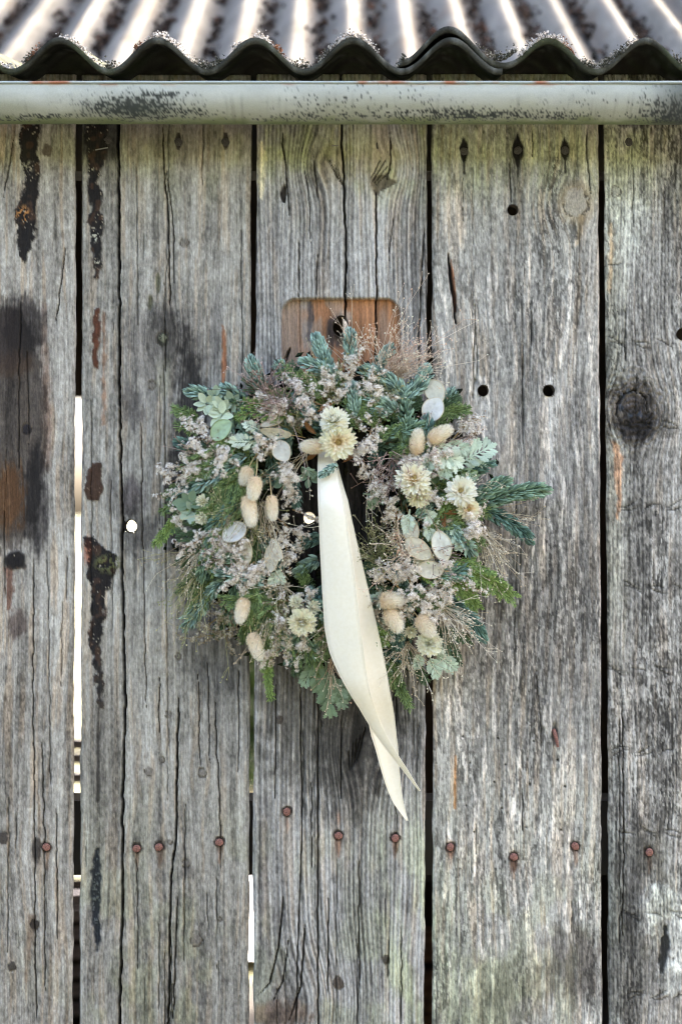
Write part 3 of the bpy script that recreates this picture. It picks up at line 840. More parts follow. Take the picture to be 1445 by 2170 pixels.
ME_NAIL = nail_mesh(8 * S, 0.0026); ME_NAIL.materials.append(M_RUST)
ME_NAIL2 = nail_mesh(8.5 * S, 0.0008); ME_NAIL2.materials.append(M_DARKNAIL)
for key, lst in {'1': [(99, 1795)], '2': [(290, 1798), (337, 1795), (465, 1785)], '3': [(608, 1720), (717, 1771), (837, 1776)],
                 '4': [(954, 1795), (1088, 1816), (1218, 1793)], '5': [(1375, 1806)]}.items():
    for (u, v) in lst:
        o = bpy.data.objects.new('nail', ME_NAIL); COL.objects.link(o); o.parent = PK[key]
        x, y, z = W(u, v); o.location = (x, 0.0005, z)
        o.rotation_euler = (random.uniform(-.12, .12), random.uniform(0, 6), random.uniform(-.12, .12))
for key, lst in {'1': [(101, 318)], '2': [(228, 296), (378, 300), (478, 300)], '3': [(645, 314), (803, 308)],
                 '4': [(983, 320), (1097, 318), (1197, 318)], '5': [(1332, 300)]}.items():
    for (u, v) in lst:
        o = bpy.data.objects.new('nail', ME_NAIL2); COL.objects.link(o); o.parent = PK[key]
        x, y, z = W(u, v); o.location = (x, 0.0022 if key == '4' else 0.0022, z); o.rotation_euler = (0, random.uniform(0, 6), 0)
g = Geo()
p = np.array([[W(1173, 1547), W(1176, 1560), W(1180, 1580)]]) + np.array([[[0, .002, 0], [0, -.004, 0], [0, -.004, 0]]])
g.tubes(p, np.array([[4, 4.6, 2.6]]) * S, (1, 1, 1), 8)
for a in (0, -1): g.add([p[0, a] + np.array([math.cos(t) * 3 * S, 0, math.sin(t) * 3 * S]) for t in np.arange(8) * math.pi / 4], None, [(0, 1, 2, 3), (0, 3, 4, 7), (4, 5, 6, 7)])
g.build('bent_nail', M_RUST, PK['4'], smooth=True)
g = Geo()
for (a, b, c, d) in ((203, 318, 230, 313), (703, 309, 717, 309)):
    pp = np.array([[W(a, b), W((a + c) / 2, (b + d) / 2), W(c, d)]]) + np.array([0, -.0008, 0])
    g2 = Geo(); g2.tubes(pp, 1.3 * S, lin(rgb(120, 116, 110)), 6)
    g2.build('staple', mat_attr('staple_wire', .5, .5) if a == 203 else bpy.data.materials['staple_wire'], PK['2' if a < 500 else '3'], smooth=True)

# ------------------------------------------------------------------ dark shed interior seen through the gaps
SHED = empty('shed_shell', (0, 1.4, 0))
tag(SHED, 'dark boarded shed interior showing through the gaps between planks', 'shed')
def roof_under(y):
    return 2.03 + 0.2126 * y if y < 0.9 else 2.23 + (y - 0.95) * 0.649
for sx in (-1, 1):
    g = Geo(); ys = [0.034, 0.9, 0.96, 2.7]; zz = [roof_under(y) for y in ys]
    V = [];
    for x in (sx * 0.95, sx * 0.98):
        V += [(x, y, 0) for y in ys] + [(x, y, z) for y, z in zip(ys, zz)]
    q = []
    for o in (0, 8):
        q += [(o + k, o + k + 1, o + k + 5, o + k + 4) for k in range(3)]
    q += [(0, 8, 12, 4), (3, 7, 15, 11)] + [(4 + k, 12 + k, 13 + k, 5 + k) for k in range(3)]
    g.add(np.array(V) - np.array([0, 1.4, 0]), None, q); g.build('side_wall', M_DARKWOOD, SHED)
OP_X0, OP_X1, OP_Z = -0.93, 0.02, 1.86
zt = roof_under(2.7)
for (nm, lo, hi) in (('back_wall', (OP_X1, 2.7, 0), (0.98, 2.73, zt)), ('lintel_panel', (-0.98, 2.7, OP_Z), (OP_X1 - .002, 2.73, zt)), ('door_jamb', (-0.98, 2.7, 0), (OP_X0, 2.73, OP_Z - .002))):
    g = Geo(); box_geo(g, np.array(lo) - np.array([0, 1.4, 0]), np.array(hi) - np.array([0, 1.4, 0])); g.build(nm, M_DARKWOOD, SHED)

# slatted crates inside the shed
def zat(v, y): return ZC + (1085 - v) * S * (D + y) / D
def crate(x0, x1, zs, mat, label, y=2.15):
    r = empty('slatted_crate', ((x0 + x1) / 2, y, 0.004)); tag(r, label, 'crate')
    o = np.array([(x0 + x1) / 2, y, 0.004])
    for x in (x0, x1 - .04):
        g = Geo(); box_geo(g, np.array([x, y + .021, .004]) - o, np.array([x + .04, y + .06, max(zs) + .05]) - o); g.build('post', M_DARKWOOD, r)
    g = Geo(); box_geo(g, np.array([x0, y + .062, .004]) - o, np.array([x1, y + .07, zat(1872, y) - .004]) - o); g.build('back_panel', M_SOIL, r)
    me = None
    for z in zs:
        if me is None:
            g = Geo(); box_geo(g, (x0 - o[0], -.0, -.016), (x1 - o[0], .02, .016)); ob = g.build('slat', mat, r); me = ob.data
        else:
            ob = link('slat', me, None, r)
        ob.location = (0, 0, z - .004)
crate(-0.92, -0.46, [zat(v, 2.15) for v in (1578, 1608, 1649, 1905, 1940, 1980, 2020, 2060, 2100, 2140)], M_GREYWOOD, 'grey slatted crate inside the shed behind the left gap')
crate(0.06, 0.56, [zat(v, 2.15) for v in (1985, 2008, 2025, 2072, 2102, 2130, 2160)], M_BROWNWOOD, 'brown slatted crate inside the shed behind the right gaps')
g = Geo()
nx, ny = 24, 40
xs, ys = np.meshgrid(np.linspace(-0.62, -0.12, nx), np.linspace(2.85, 4.6, ny))
zz = 0.012 + 0.05 * fbm(xs * 5, ys * 5, 3, 3)
i = np.arange(nx * ny).reshape(ny, nx)
g.add(np.stack([xs, ys, zz], -1).reshape(-1, 3), None, np.stack([i[:-1, :-1], i[:-1, 1:], i[1:, 1:], i[1:, :-1]], -1).reshape(-1, 4))
tag(g.build('plastic_sheet', M_TARP, smooth=True), 'white plastic sheet lying on the grass behind the shed', 'sheet')

# ------------------------------------------------------------------ roofs
PIT = 206.7 * S * (D - 0.10) / D
AMP = 32.0 * S * (D - 0.10) / D
XP0 = (128 - 722.5) * S * (D - 0.10) / D                        # a crest


def wave(x):
    return AMP * np.cos((x - XP0) * 2 * math.pi / PIT)


def sheet(x0, x1, length, thick, dx, dt, lift, colf, hump=None):
    """corrugated sheet lying in its own plane: returns V (x, t, n) grid slab"""
    xs = np.arange(x0, x1 + dx * .5, dx); ts = np.linspace(0, 1, dt) ** 1.5 * length
    nx, nt = len(xs), len(ts)
    X, T = np.meshgrid(xs, ts)
    Nn = wave(X) + lift + (hump(X, T) if hump is not None else 0)
    Xe, Te = X.ravel(), T.ravel() + 0.0
    ragged = (fbm(Xe / .012, Te * 0, 5, 3) - .5) * .006 * (Te < 1e-6)
    top = np.stack([Xe, Te + ragged, Nn.ravel() + thick / 2], 1)
    bot = top.copy(); bot[:, 2] -= thick
    V = np.concatenate([top, bot]); m = nx * nt
    i = np.arange(m).reshape(nt, nx)
    q = [np.stack([i[:-1, :-1], i[:-1, 1:], i[1:, 1:], i[1:, :-1]], -1).reshape(-1, 4),
         np.stack([i[:-1, :-1], i[1:, :-1], i[1:, 1:], i[:-1, 1:]], -1).reshape(-1, 4) + m]
    b = np.concatenate([i[0, :], i[1:, -1], i[-1, ::-1][1:], i[::-1, 0][1:-1]])
    k2 = np.roll(b, -1)
    q.append(np.stack([b, b + m, k2 + m, k2], 1))
    c = colf(Xe, Te, Nn.ravel() - lift)
    return V, q, np.concatenate([c, c * .7])


def to_world(V, pitch, y0, z0):
    c, s = math.cos(pitch), math.sin(pitch)
    return np.stack([V[:, 0], y0 + V[:, 1] * c - V[:, 2] * s, z0 + V[:, 1] * s + V[:, 2] * c], 1)


EDGE_Y, EDGE_Z = -0.10, ZC + (1085 - 119) * S * (D - 0.10) / D
LOWP, HIGHP = math.radians(12.0), math.radians(33.0)
def col_low(X, T, n):
    b = rgb(66, 66, 60) * (0.6 + .8 * fbm(X / .02, T / .02, 31, 4))[:, None]
    b = mix(b, rgb(70, 76, 58), sstep(.5, .7, fbm(X / .05, T / .05, 32, 3)) * .7)
    b = mix(b, rgb(112, 112, 106), sstep(.64, .74, fbm(X / .008, T / .008, 33, 3)) * .6)
    return lin(np.clip(b, .02, .95))
def col_high(X, T, n):
    b = rgb(110, 107, 100) * (0.78 + .44 * fbm(X / .03, T / .06, 41, 4))[:, None]
    b = mix(b, rgb(106, 103, 99), sstep(.45, .7, fbm(X / .02, T / .12, 42, 3)) * .6)
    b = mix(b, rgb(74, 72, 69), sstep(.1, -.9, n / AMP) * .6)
    b = mix(b, rgb(100, 88, 76), sstep(.6, .75, fbm(X / .04, T / .10, 43, 3)) * .4)
    return lin(np.clip(b, .02, .95))


LOW = empty('eave_roof', (0, EDGE_Y, EDGE_Z)); tag(LOW, 'mossy corrugated roof sheets whose wavy front edge overhangs the gutter', 'roof')
org = np.array([0, EDGE_Y, EDGE_Z])
XO = (850 - 722.5) * S * (D - .1) / D
V, q, c = sheet(-1.02, XO + PIT * 1.04, 1.12, 0.0075, PIT / 22, 26, 0.0, col_low)
link('roof_sheet', mesh_np('roof_sheet', to_world(V, LOWP, EDGE_Y, EDGE_Z) - org, q, c, True), M_ROOF, LOW)
V, q, c = sheet(XO - PIT * .02, 1.02, 1.12, 0.0075, PIT / 22, 26, 0.0,
                col_low, lambda X, T: .0085 * sstep(XO + PIT * 1.28, XO + PIT * .95, X) + .006 * np.exp(-((X - XO - PIT * .35) / (.3 * PIT)) ** 2))
V[:, 1] += np.where(V[:, 1] < .004, .004, 0)
link('roof_sheet', mesh_np('roof_sheet', to_world(V, LOWP, EDGE_Y, EDGE_Z) - org, q, c, True), M_ROOF, LOW)
for o in LOW.children:
    me = o.data
HY, HZ = 0.945, ZC + 0.812
HIGH = empty('main_roof', (0, HY, HZ)); tag(HIGH, 'steep pale grey corrugated roof rising behind the wavy eave edge', 'roof')
org = np.array([0, HY, HZ])
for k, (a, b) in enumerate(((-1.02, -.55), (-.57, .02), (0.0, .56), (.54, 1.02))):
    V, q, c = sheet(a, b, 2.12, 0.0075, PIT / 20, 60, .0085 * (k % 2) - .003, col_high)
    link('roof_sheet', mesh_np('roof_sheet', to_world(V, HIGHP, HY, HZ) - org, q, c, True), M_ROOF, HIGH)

# crumbs: moss, lichen and leaf litter
ICO_T = [(0, 1, 2), (0, 2, 3), (0, 3, 4), (0, 4, 1), (5, 2, 1), (5, 3, 2), (5, 4, 3), (5, 1, 4)]
ICO_V = np.array([(0, 0, 1), (1, 0, 0), (0, 1, 0), (-1, 0, 0), (0, -1, 0), (0, 0, -1)], float)


def rand_basis(n):
    A = rng.normal(size=(n, 3, 3)); Q, _ = np.linalg.qr(A); return Q


def crumbs(name, pts, size, cols, label):
    g = Geo(); n = len(pts)
    sc = size[:, None] * rng.uniform(.6, 1.3, (n, 3))
    g.inst(ICO_V, ICO_T, None, rand_basis(n), pts, sc, cols)
    return tag(g.build(name, M_CRUMB), label, None, None, 'stuff')


# litter in the valleys of the steep roof
n = 5200
val = rng.integers(-8, 9, n)
x = XP0 + (val + .5 + rng.normal(0, .085, n)) * PIT
t = rng.uniform(.05, 1.25, n)
keep = fbm(val * 3.7 + 50, t / .05, 61, 3) > .36
keep &= np.abs(x) < 1.0
x, t = x[keep], t[keep]
w = to_world(np.stack([x, t, wave(x) + .012 + rng.uniform(0, .006, len(x))], 1), HIGHP, HY, HZ)
pal = lin(np.array([rgb(46, 39, 35), rgb(60, 48, 41), rgb(30, 27, 25), rgb(88, 60, 46), rgb(76, 68, 62)]))
crumbs('leaf_litter', w, rng.uniform(.003, .0075, len(x)), pal[rng.choice(5, len(x), p=[.36, .24, .26, .06, .08])], 'brown leaf litter lying in the valleys of the pale steep roof')
# frosty lichen and moss along the wavy front edge
spots = [(170, 105, 46, 'w'), (15, 122, 20, 'w'), (350, 92, 46, 'w'), (385, 118, 22, 'w'), (290, 92, 12, 'b'), (500, 95, 12, 'w'), (560, 96, 26, 'w'), (590, 112, 16, 'b'),
         (435, 137, 26, 'd'), (455, 135, 20, 'd'), (640, 138, 26, 'd'), (705, 96, 30, 'w'), (740, 76, 34, 'w'), (775, 92, 26, 'w'), (690, 112, 22, 'd'), (850, 135, 14, 'd'),
         (1050, 122, 34, 'd'), (1080, 118, 26, 'd'), (1110, 96, 26, 'w'), (1140, 82, 26, 'w'), (1180, 84, 30, 'w'), (1205, 100, 14, 'b'), (1250, 132, 24, 'd'),
         (1310, 106, 30, 'd'), (1330, 95, 20, 'w'), (1285, 128, 16, 'd'), (60, 130, 20, 'd'), (1440, 130, 14, 'd'), (230, 132, 20, 'd'), (70, 112, 16, 'b')]
P_, S_, C_ = [], [], []
for (u, v, sp, k) in spots:
    m = int(sp * (4.5 if k == 'w' else 6))
    x = (u - 722.5) * S * (D - .1) / D + rng.normal(0, sp * .42 * S, m)
    t = np.abs(rng.normal(0.004, .012, m))
    over = np.where((x > XO) & (x < XO + PIT * 1.2), .010, 0)
    h = wave(x) + .004 + over + np.abs(rng.normal(0, .0032, m)) * (1.3 if k == 'd' else 1)
    P_.append(to_world(np.stack([x, t - .002, h], 1), LOWP, EDGE_Y, EDGE_Z)); S_.append(rng.uniform(.0006, .0017, m))
    pc = {'w': [rgb(176, 173, 170), rgb(140, 136, 132), rgb(84, 78, 72)], 'b': [rgb(104, 72, 54), rgb(84, 66, 56), rgb(150, 140, 130)], 'd': [rgb(58, 58, 50), rgb(88, 86, 78), rgb(150, 148, 142)]}[k]
    C_.append(lin(np.array(pc))[rng.choice(3, m, p=[.55, .3, .15])])
crumbs('roof_moss', np.concatenate(P_), np.concatenate(S_), np.concatenate(C_), 'frosty lichen and moss crumbs along the wavy eave edge')

# ------------------------------------------------------------------ gutter
R_G = 0.0378
GY, GZ = -0.072, ZC + (1085 - 178) * S * (D - 0.105) / D
GUT = empty('gutter', (0, GY, GZ)); tag(GUT, 'pale blue grey half round gutter stained with black mould and green algae', 'gutter')
xs = np.arange(-1.03, 1.03, .0016); an = np.linspace(0, math.pi, 44)
X, A = np.meshgrid(xs, an, indexing='ij')
px = X / (S * (D - .105) / D) + 722.5
rr = R_G + (fbm(X / .3, A, 71, 2) - .5) * .0015
Yg, Zg = -np.cos(A) * rr, -np.sin(A) * rr - .0012 * fbm(X / .5, A * 0, 72, 2)
outer = np.stack([X, Yg, Zg], -1).reshape(-1, 3)
inner = np.stack([X, -np.cos(A) * (R_G - .0016), -np.sin(A) * (R_G - .0016)], -1).reshape(-1, 3)
u, a = px.ravel(), A.ravel() / (math.pi / 2)                     # a: 0 at the lip, 1 at the bottom
col = np.tile(rgb(174, 178, 174), (len(u), 1)) * (0.93 + .14 * fbm(u / 60, a * 4, 73, 4))[:, None]
yel = sstep(.25, .75, a + (fbm(u / 120, a * 3, 74, 4) - .5) * .7)
col = mix(col, rgb(144, 148, 132), yel * .65)
col = mix(col, rgb(98, 112, 66), sstep(.66, 1.0, a + (fbm(u / 50, a * 5, 75, 3) - .5) * .3) * .85)
sp = fbm(u / 2.8, a * 40, 76, 3)
def mould(cu, ca, ru, ra, dens):
    e = np.exp(-(((u - cu) / ru) ** 2 + ((a - ca) / ra) ** 2) * .8)
    return sstep(.72 - dens * e, .84 - dens * e, sp) * np.clip(e * 2, 0, 1)
for (cu, ca, ru, ra, dn) in ((285, .52, 95, .30, .42), (385, .58, 60, .14, .30), (330, .22, 70, .06, .42), (830, .66, 190, .18, .18), (980, .66, 170, .16, .38), (1180, .70, 90, .12, .30),
                             (1440, .62, 75, .34, .40), (95, .70, 60, .07, .34), (640, .80, 160, .07, .22), (760, .30, 120, .3, .05), (1330, .5, 120, .3, .04), (20, .78, 60, .1, .26)):
    col = mix(col, rgb(38, 44, 46), mould(cu, ca, ru, ra, dn) * .92)
col = mix(col, rgb(60, 68, 64), np.exp(-((u - 290) / 80) ** 2 - ((a - .52) / .22) ** 2) * .5)
col = mix(col, rgb(46, 52, 54), np.exp(-((u - 1450) / 60) ** 2) * .6)
runs = sstep(.6, .8, fbm(u / 9, a * .8, 78, 3)) * sstep(.1, .4, a)
col = mix(col, col * .86, runs * .6)
rust = sstep(.06, .02, a) * sstep(.58, .78, fbm(u / 60, a * 6, 79, 4))
col = mix(col, rgb(150, 96, 70), rust * .85)
nx, na = X.shape; i = np.arange(nx * na).reshape(nx, na); m = nx * na
qo = np.stack([i[:-1, :-1], i[:-1, 1:], i[1:, 1:], i[1:, :-1]], -1).reshape(-1, 4)
rim = np.stack([i[:-1, 0], i[1:, 0], i[1:, 0] + m, i[:-1, 0] + m], -1)
rim2 = np.stack([i[:-1, -1], i[:-1, -1] + m, i[1:, -1] + m, i[1:, -1]], -1)
C = lin(np.clip(col, .02, .97))
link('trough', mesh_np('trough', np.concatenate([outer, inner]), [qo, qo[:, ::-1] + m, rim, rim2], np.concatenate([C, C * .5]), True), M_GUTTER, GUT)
g = Geo()
bx = np.arange(-1.03, 1.03, .004); path = np.stack([bx, np.full(len(bx), -R_G - .001) + .0006 * (fbm(bx / .05, bx * 0, 80, 2) - .5), .0004 * fbm(bx / .03, bx * 0, 81, 3)], 1)[None]
cb = mix(np.tile(rgb(150, 160, 158), (len(bx), 1)), rgb(150, 98, 72), sstep(.58, .8, fbm(bx / .03, bx * 0, 82, 4)))
g.tubes(path, .0016, lin(cb)[None], 8); g.build('lip', M_GUTTER, GUT, smooth=True)
for bxp in (-0.9, 0.75):
    g = Geo(); th = np.linspace(0, math.pi, 14)
    pp = np.stack([np.full(14, bxp), -np.cos(th) * (R_G - .003), -np.sin(th) * (R_G - .003)], 1)[None]
    g.tubes(pp, .0012, lin(rgb(120, 126, 124)), 6)
    g.tubes(np.array([[(bxp, R_G - .003, 0), (bxp, .055, .004), (bxp, .0712, .004)]]), .003, lin(rgb(120, 126, 124)), 6)
    g.build('bracket', M_GUTTER, GUT, smooth=True)

# ------------------------------------------------------------------ bush seen through the middle gap
BUSH = empty('bush', (-0.36, 3.3, 0)); tag(BUSH, 'small green bush outside, seen through the gap left of the hand pocket', 'bush')
g = Geo(); n = 2600
an, ra = rng.uniform(0, 2 * math.pi, n), np.sqrt(rng.uniform(0, 1, n))
hh = rng.uniform(.52, 1.22, n)
pp = np.stack([np.cos(an) * ra * .24, np.sin(an) * ra * .2, hh], 1)
LV = np.array([(0, 0, 0), (.35, 0, .5), (0, 0, 1), (-.35, 0, .5)], float)
g.inst(LV, None, [(0, 1, 2, 3)], rand_basis(n), pp, np.full((n, 3), .05), lin(np.array([rgb(48, 72, 34), rgb(66, 90, 42), rgb(36, 56, 28)]))[rng.integers(0, 3, n)])
g.build('foliage', M_CYP, BUSH)
g = Geo(); k = 7
st_ = np.array([[(0, 0, 0), (rng.normal(0, .05), rng.normal(0, .05), .5), (rng.normal(0, .13), rng.normal(0, .1), 1.1)] for _ in range(k)])
g.tubes(st_, .008, lin(rgb(80, 66, 52)), 5); g.build('stems', M_TWIG, BUSH)

# ------------------------------------------------------------------ the wreath
# everything below is built in photograph-pixel units: X right, Y into the wall (so the viewer is at -Y), Z up
CU, CV = 705.0, 1088.0
WLOC = np.array([(CU - 722.5) * S, -0.012, ZC + (1085 - CV) * S])
WREATH = empty('wreath', tuple(WLOC))
tag(WREATH, 'round dried flower wreath of fir, cypress, statice and straw flowers hanging on the plank wall', 'wreath')


def A(u, v, d):
    k = (D - d * S) / D
    return np.array([(u - 722.5) * k, -d, (1085 - v) * k], float)


def fin(g, name, mat, parent=None, smooth=False):
    return g.build(name, mat, parent or WREATH, WLOC, S, smooth, (0, 0, ZC))


def unit(v):
    v = np.asarray(v, float)
    return v / (np.linalg.norm(v, axis=-1, keepdims=True) + 1e-9)


def ringd(u, v):
    r = math.hypot(u - CU, v - CV)
    t = (r - 225) / 130
    return 28 + 84 * math.sqrt(max(0.0, 1 - t * t))


def bez(a, b, c, n):
    t = np.linspace(0, 1, n)[:, None]
    return a * (1 - t) ** 2 + b * 2 * t * (1 - t) + c * t ** 2


def basis_zy(z, yh):
    """rows x, y, z with z exact and y as near yh as it can be"""
    z = unit(z); x = unit(np.cross(yh, z)); y = np.cross(z, x)
    return np.stack([x, y, z], 1)


# needle: narrow blade with a raised spine, bent towards +y
_nz = [0, .3, .7, 1.0]; _nb = [0, .03, .14, .30]
NV = np.array([(-.5, 0, 0), (.5, 0, 0), (-.62, .03, .35), (0, -.25, .35), (.62, .03, .35), (-.5, .14, .75), (0, -.1, .75), (.5, .14, .75), (0, .27, 1.0)], float)
NT = [(0, 1, 3), (0, 3, 2), (1, 4, 3), (5, 6, 8), (6, 7, 8)]
NQ = [(2, 3, 6, 5), (3, 4, 7, 6)]


def fir(b, t, bend=(0, 0, 0), n=300, ln=20, w=3.0, tone=0, open_=.8, name='fir_sprig', side=None):
    """b, t: (u, v, d) of the base and of the tip"""
    b, t = A(*b), A(*t)
    L = np.linalg.norm(t - b)
    path = bez(b, (b + t) / 2 + np.asarray(bend, float), t, 12)
    g = Geo()
    g.tubes(path[None], np.linspace(3.0, 1.5, 12)[None], lin(rgb(112, 96, 70)), 5)
    s = np.sqrt(rng.uniform(0, 1, n)) if False else rng.uniform(0.02, 1, n)
    f = s * 11; i = np.minimum(f.astype(int), 10); fr = (f - i)[:, None]
    p = path[i] * (1 - fr) + path[i + 1] * fr
    tan = unit(path[np.minimum(i + 1, 11)] - path[i])
    up = unit(np.array([0, -1.0, .55]))
    e1 = unit(np.cross(tan, up)); e2 = np.cross(e1, tan)
    ph = rng.normal(0, 1.25, n)                              # most needles sit on the side facing out
    if side: ph = ph + side
    r = e2 * np.cos(ph)[:, None] + e1 * np.sin(ph)[:, None]
    op = open_ * 1.65 * (1 - .78 * np.clip((s - .82) / .18, 0, 1)) * rng.uniform(.75, 1.2, n)
    d = unit(tan * (1.05 - .35 * op)[:, None] + r * op[:, None])
    B = basis_zy(d, tan)
    l = ln * rng.uniform(.75, 1.1, n) * (1 - .25 * np.clip((s - .85) / .15, 0, 1))
    dk = lin([rgb(46, 70, 62), rgb(34, 54, 48), rgb(46, 70, 54)][tone]); lt = lin([rgb(172, 200, 184), rgb(118, 152, 138), rgb(144, 172, 146)][tone])
    q = np.clip(rng.beta(1.1, 1.1, n) * .95 + .1 * np.cos(ph), 0, 1)[:, None]
    c = dk * (1 - q) + lt * q
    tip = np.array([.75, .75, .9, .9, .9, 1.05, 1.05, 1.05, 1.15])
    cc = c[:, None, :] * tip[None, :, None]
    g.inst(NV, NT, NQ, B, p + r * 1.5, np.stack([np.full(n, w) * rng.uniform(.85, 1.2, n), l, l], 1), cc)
    # bud at the tip
    g.inst(ICO_V, ICO_T, None, rand_basis(1), path[-1:], np.full((1, 3), 2.6), lin(rgb(150, 128, 92))[None])
    return fin(g, name, M_FIR)


# cypress: beaded scale twigs
_br = [.8, 1.1, .85, 1.1, .8, 1.0, .65, .8, .2]
_k = len(_br)
CVt = np.array([(math.cos(a) * r, math.sin(a) * r, i / (_k - 1)) for i, r in enumerate(_br) for a in (0, 1.571, 3.142, 4.712)])
CQt = [(i * 4 + j, i * 4 + (j + 1) % 4, (i + 1) * 4 + (j + 1) % 4, (i + 1) * 4 + j) for i in range(_k - 1) for j in range(4)]


def cypress(b, t, bend=(0, 0, 0), n=26, spread=.5, tone=0, wide=.42, rad=1.5, name='cypress_sprig'):
    b, t = A(*b), A(*t)
    L = np.linalg.norm(t - b)
    path = bez(b, (b + t) / 2 + np.asarray(bend, float), t, 14)
    g = Geo()
    g.tubes(path[None], np.linspace(2.4, 1.2, 14)[None], lin(rgb(104, 100, 58)), 4)
    Ps, Ds, Ls = [], [], []
    dn = unit(np.array([0, -.35, -1.0]))
    for k in range(n):
        s = .08 + .92 * k / n
        f = s * 13; i = min(int(f), 12); p = path[i] + (path[i + 1] - path[i]) * (f - i)
        tan = unit(path[i + 1] - path[i])
        sd = unit(np.cross(tan, unit(np.array([rng.normal(0, .3), -1, rng.normal(0, .3)])))) * (1 if k % 2 else -1)
        d = unit(tan * 1.0 + sd * spread * rng.uniform(.7, 1.3) + np.array([0, -.3, 0]) * rng.uniform(0, 1) + dn * .15)
        l = L * wide * (1.05 - .75 * s) * rng.uniform(.7, 1.15) + 8
        # a side branch with its own twigs
        m = max(2, int(l / 7)); q0 = p
        for j in range(m):
            dd = unit(d + dn * .12 * j / m)
            q1 = q0 + dd * l / m
            Ps.append(q0); Ds.append(dd); Ls.append(l / m * 1.15)
            if j < m:
                for sg in (1, -1):
                    s2 = unit(np.cross(dd, np.array([rng.normal(0, .4), -1, rng.normal(0, .4)]))) * sg
                    Ps.append(q0); Ds.append(unit(dd + s2 * .55 + np.array([0, -.2, 0]))); Ls.append((7 + 7 * (1 - j / m)) * rng.uniform(.7, 1.2))
            q0 = q1; d = dd
    Ps.append(path[-2]); Ds.append(unit(path[-1] - path[-2])); Ls.append(14)
    Ps, Ds, Ls = np.array(Ps), np.array(Ds), np.array(Ls)
    nn = len(Ps)
    dk = lin([rgb(58, 78, 46), rgb(48, 66, 48), rgb(78, 102, 52)][tone]); lt = lin([rgb(136, 158, 100), rgb(98, 122, 88), rgb(152, 176, 102)][tone])
    q = rng.beta(2, 2, nn)[:, None]
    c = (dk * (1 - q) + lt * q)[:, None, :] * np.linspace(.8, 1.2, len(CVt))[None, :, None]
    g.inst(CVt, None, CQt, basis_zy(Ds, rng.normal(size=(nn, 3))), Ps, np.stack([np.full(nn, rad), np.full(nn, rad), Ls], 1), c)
    return fin(g, name, M_CYP)


# floret: five-pointed star with a short brown calyx
_fv, _ft = [(0, 0, .05)], []
for i in range(5):
    a = i * 2 * math.pi / 5
    _fv += [(math.cos(a - .40) * .42, math.sin(a - .40) * .42, .2), (math.cos(a) * 1.2, math.sin(a) * 1.2, .42), (math.cos(a + .40) * .42, math.sin(a + .40) * .42, .2)]
    j = 1 + i * 3
    _ft += [(0, j, j + 1), (0, j + 1, j + 2)]
_n0 = len(_fv)
_fv += [(.22, 0, .1), (-.11, .19, .1), (-.11, -.19, .1), (0, 0, -.95)]
_ft += [(_n0, _n0 + 1, _n0 + 3), (_n0 + 1, _n0 + 2, _n0 + 3), (_n0 + 2, _n0, _n0 + 3)]
FV, FT = np.array(_fv, float), _ft


def statice(b, t, spikes=7, ln=34, fl=20, size=4.4, tone=0, fan=.8, bend=(0, 0, 0), name='statice_sprig'):
    """branching stem whose arms carry rows of tiny pale flowers"""
    b, t = A(*b), A(*t)
    path = bez(b, (b + t) / 2 + np.asarray(bend, float), t, 10)
    L = np.linalg.norm(t - b)
    g = Geo()
    stemc = lin([rgb(150, 124, 92), rgb(132, 116, 84), rgb(170, 142, 98)][tone])
    g.tubes(path[None], np.linspace(1.7, 1.0, 10)[None], stemc, 4)
    arms = []
    for k in range(spikes):
        s = .15 + .85 * k / max(1, spikes - 1)
        f = s * 8.99; i = int(f); p = path[i] + (path[i + 1] - path[i]) * (f - i)
        tan = unit(path[i + 1] - path[i])
        d = unit(tan * .9 + np.array([rng.normal(0, fan), -abs(rng.normal(.25, .35)), rng.normal(0, fan)]))
        l = ln * rng.uniform(.6, 1.2)
        cv = np.array([rng.normal(0, .25), -.1, rng.normal(0, .25)]) * l
        arms.append(bez(p, p + d * l * .5, p + d * l + cv, 8))
    arms = np.array(arms)
    g.tubes(arms, np.linspace(1.2, .6, 8)[None], stemc, 3)
    n = int(fl * 1.25) * spikes
    ai = rng.integers(0, spikes, n); s = rng.uniform(.12, 1, n) ** .8
    f = s * 6.99; i = f.astype(int); fr = (f - i)[:, None]
    p = arms[ai, i] * (1 - fr) + arms[ai, i + 1] * fr
    tan = unit(arms[ai, i + 1] - arms[ai, i])
    out = unit(np.stack([rng.normal(0, .75, n), -np.abs(rng.normal(.9, .4, n)), rng.normal(.25, .75, n)], 1))
    d = unit(out + tan * .5)
    c0 = lin(np.array([[rgb(250, 242, 230), rgb(254, 250, 242), rgb(222, 208, 188)], [rgb(176, 164, 140), rgb(196, 188, 170), rgb(150, 138, 112)], [rgb(244, 236, 222), rgb(250, 245, 234), rgb(218, 206, 188)]][tone]))
    pc = c0[rng.integers(0, 3, n)] * rng.uniform(.85, 1.08, (n, 1))
    cc = np.repeat(pc[:, None, :], len(FV), 1); cc[:, _n0:, :] = stemc * np.array([.95, .8, .68]); cc[:, 0, :] *= .8
    sc = size * .80 * rng.uniform(.65, 1.2, n)
    g.inst(FV, FT, None, basis_zy(d, rng.normal(size=(n, 3))), p + d * sc[:, None] * rng.uniform(.8, 3.0, (n, 1)), np.repeat(sc[:, None], 3, 1), cc)
    return fin(g, name, M_STAT)


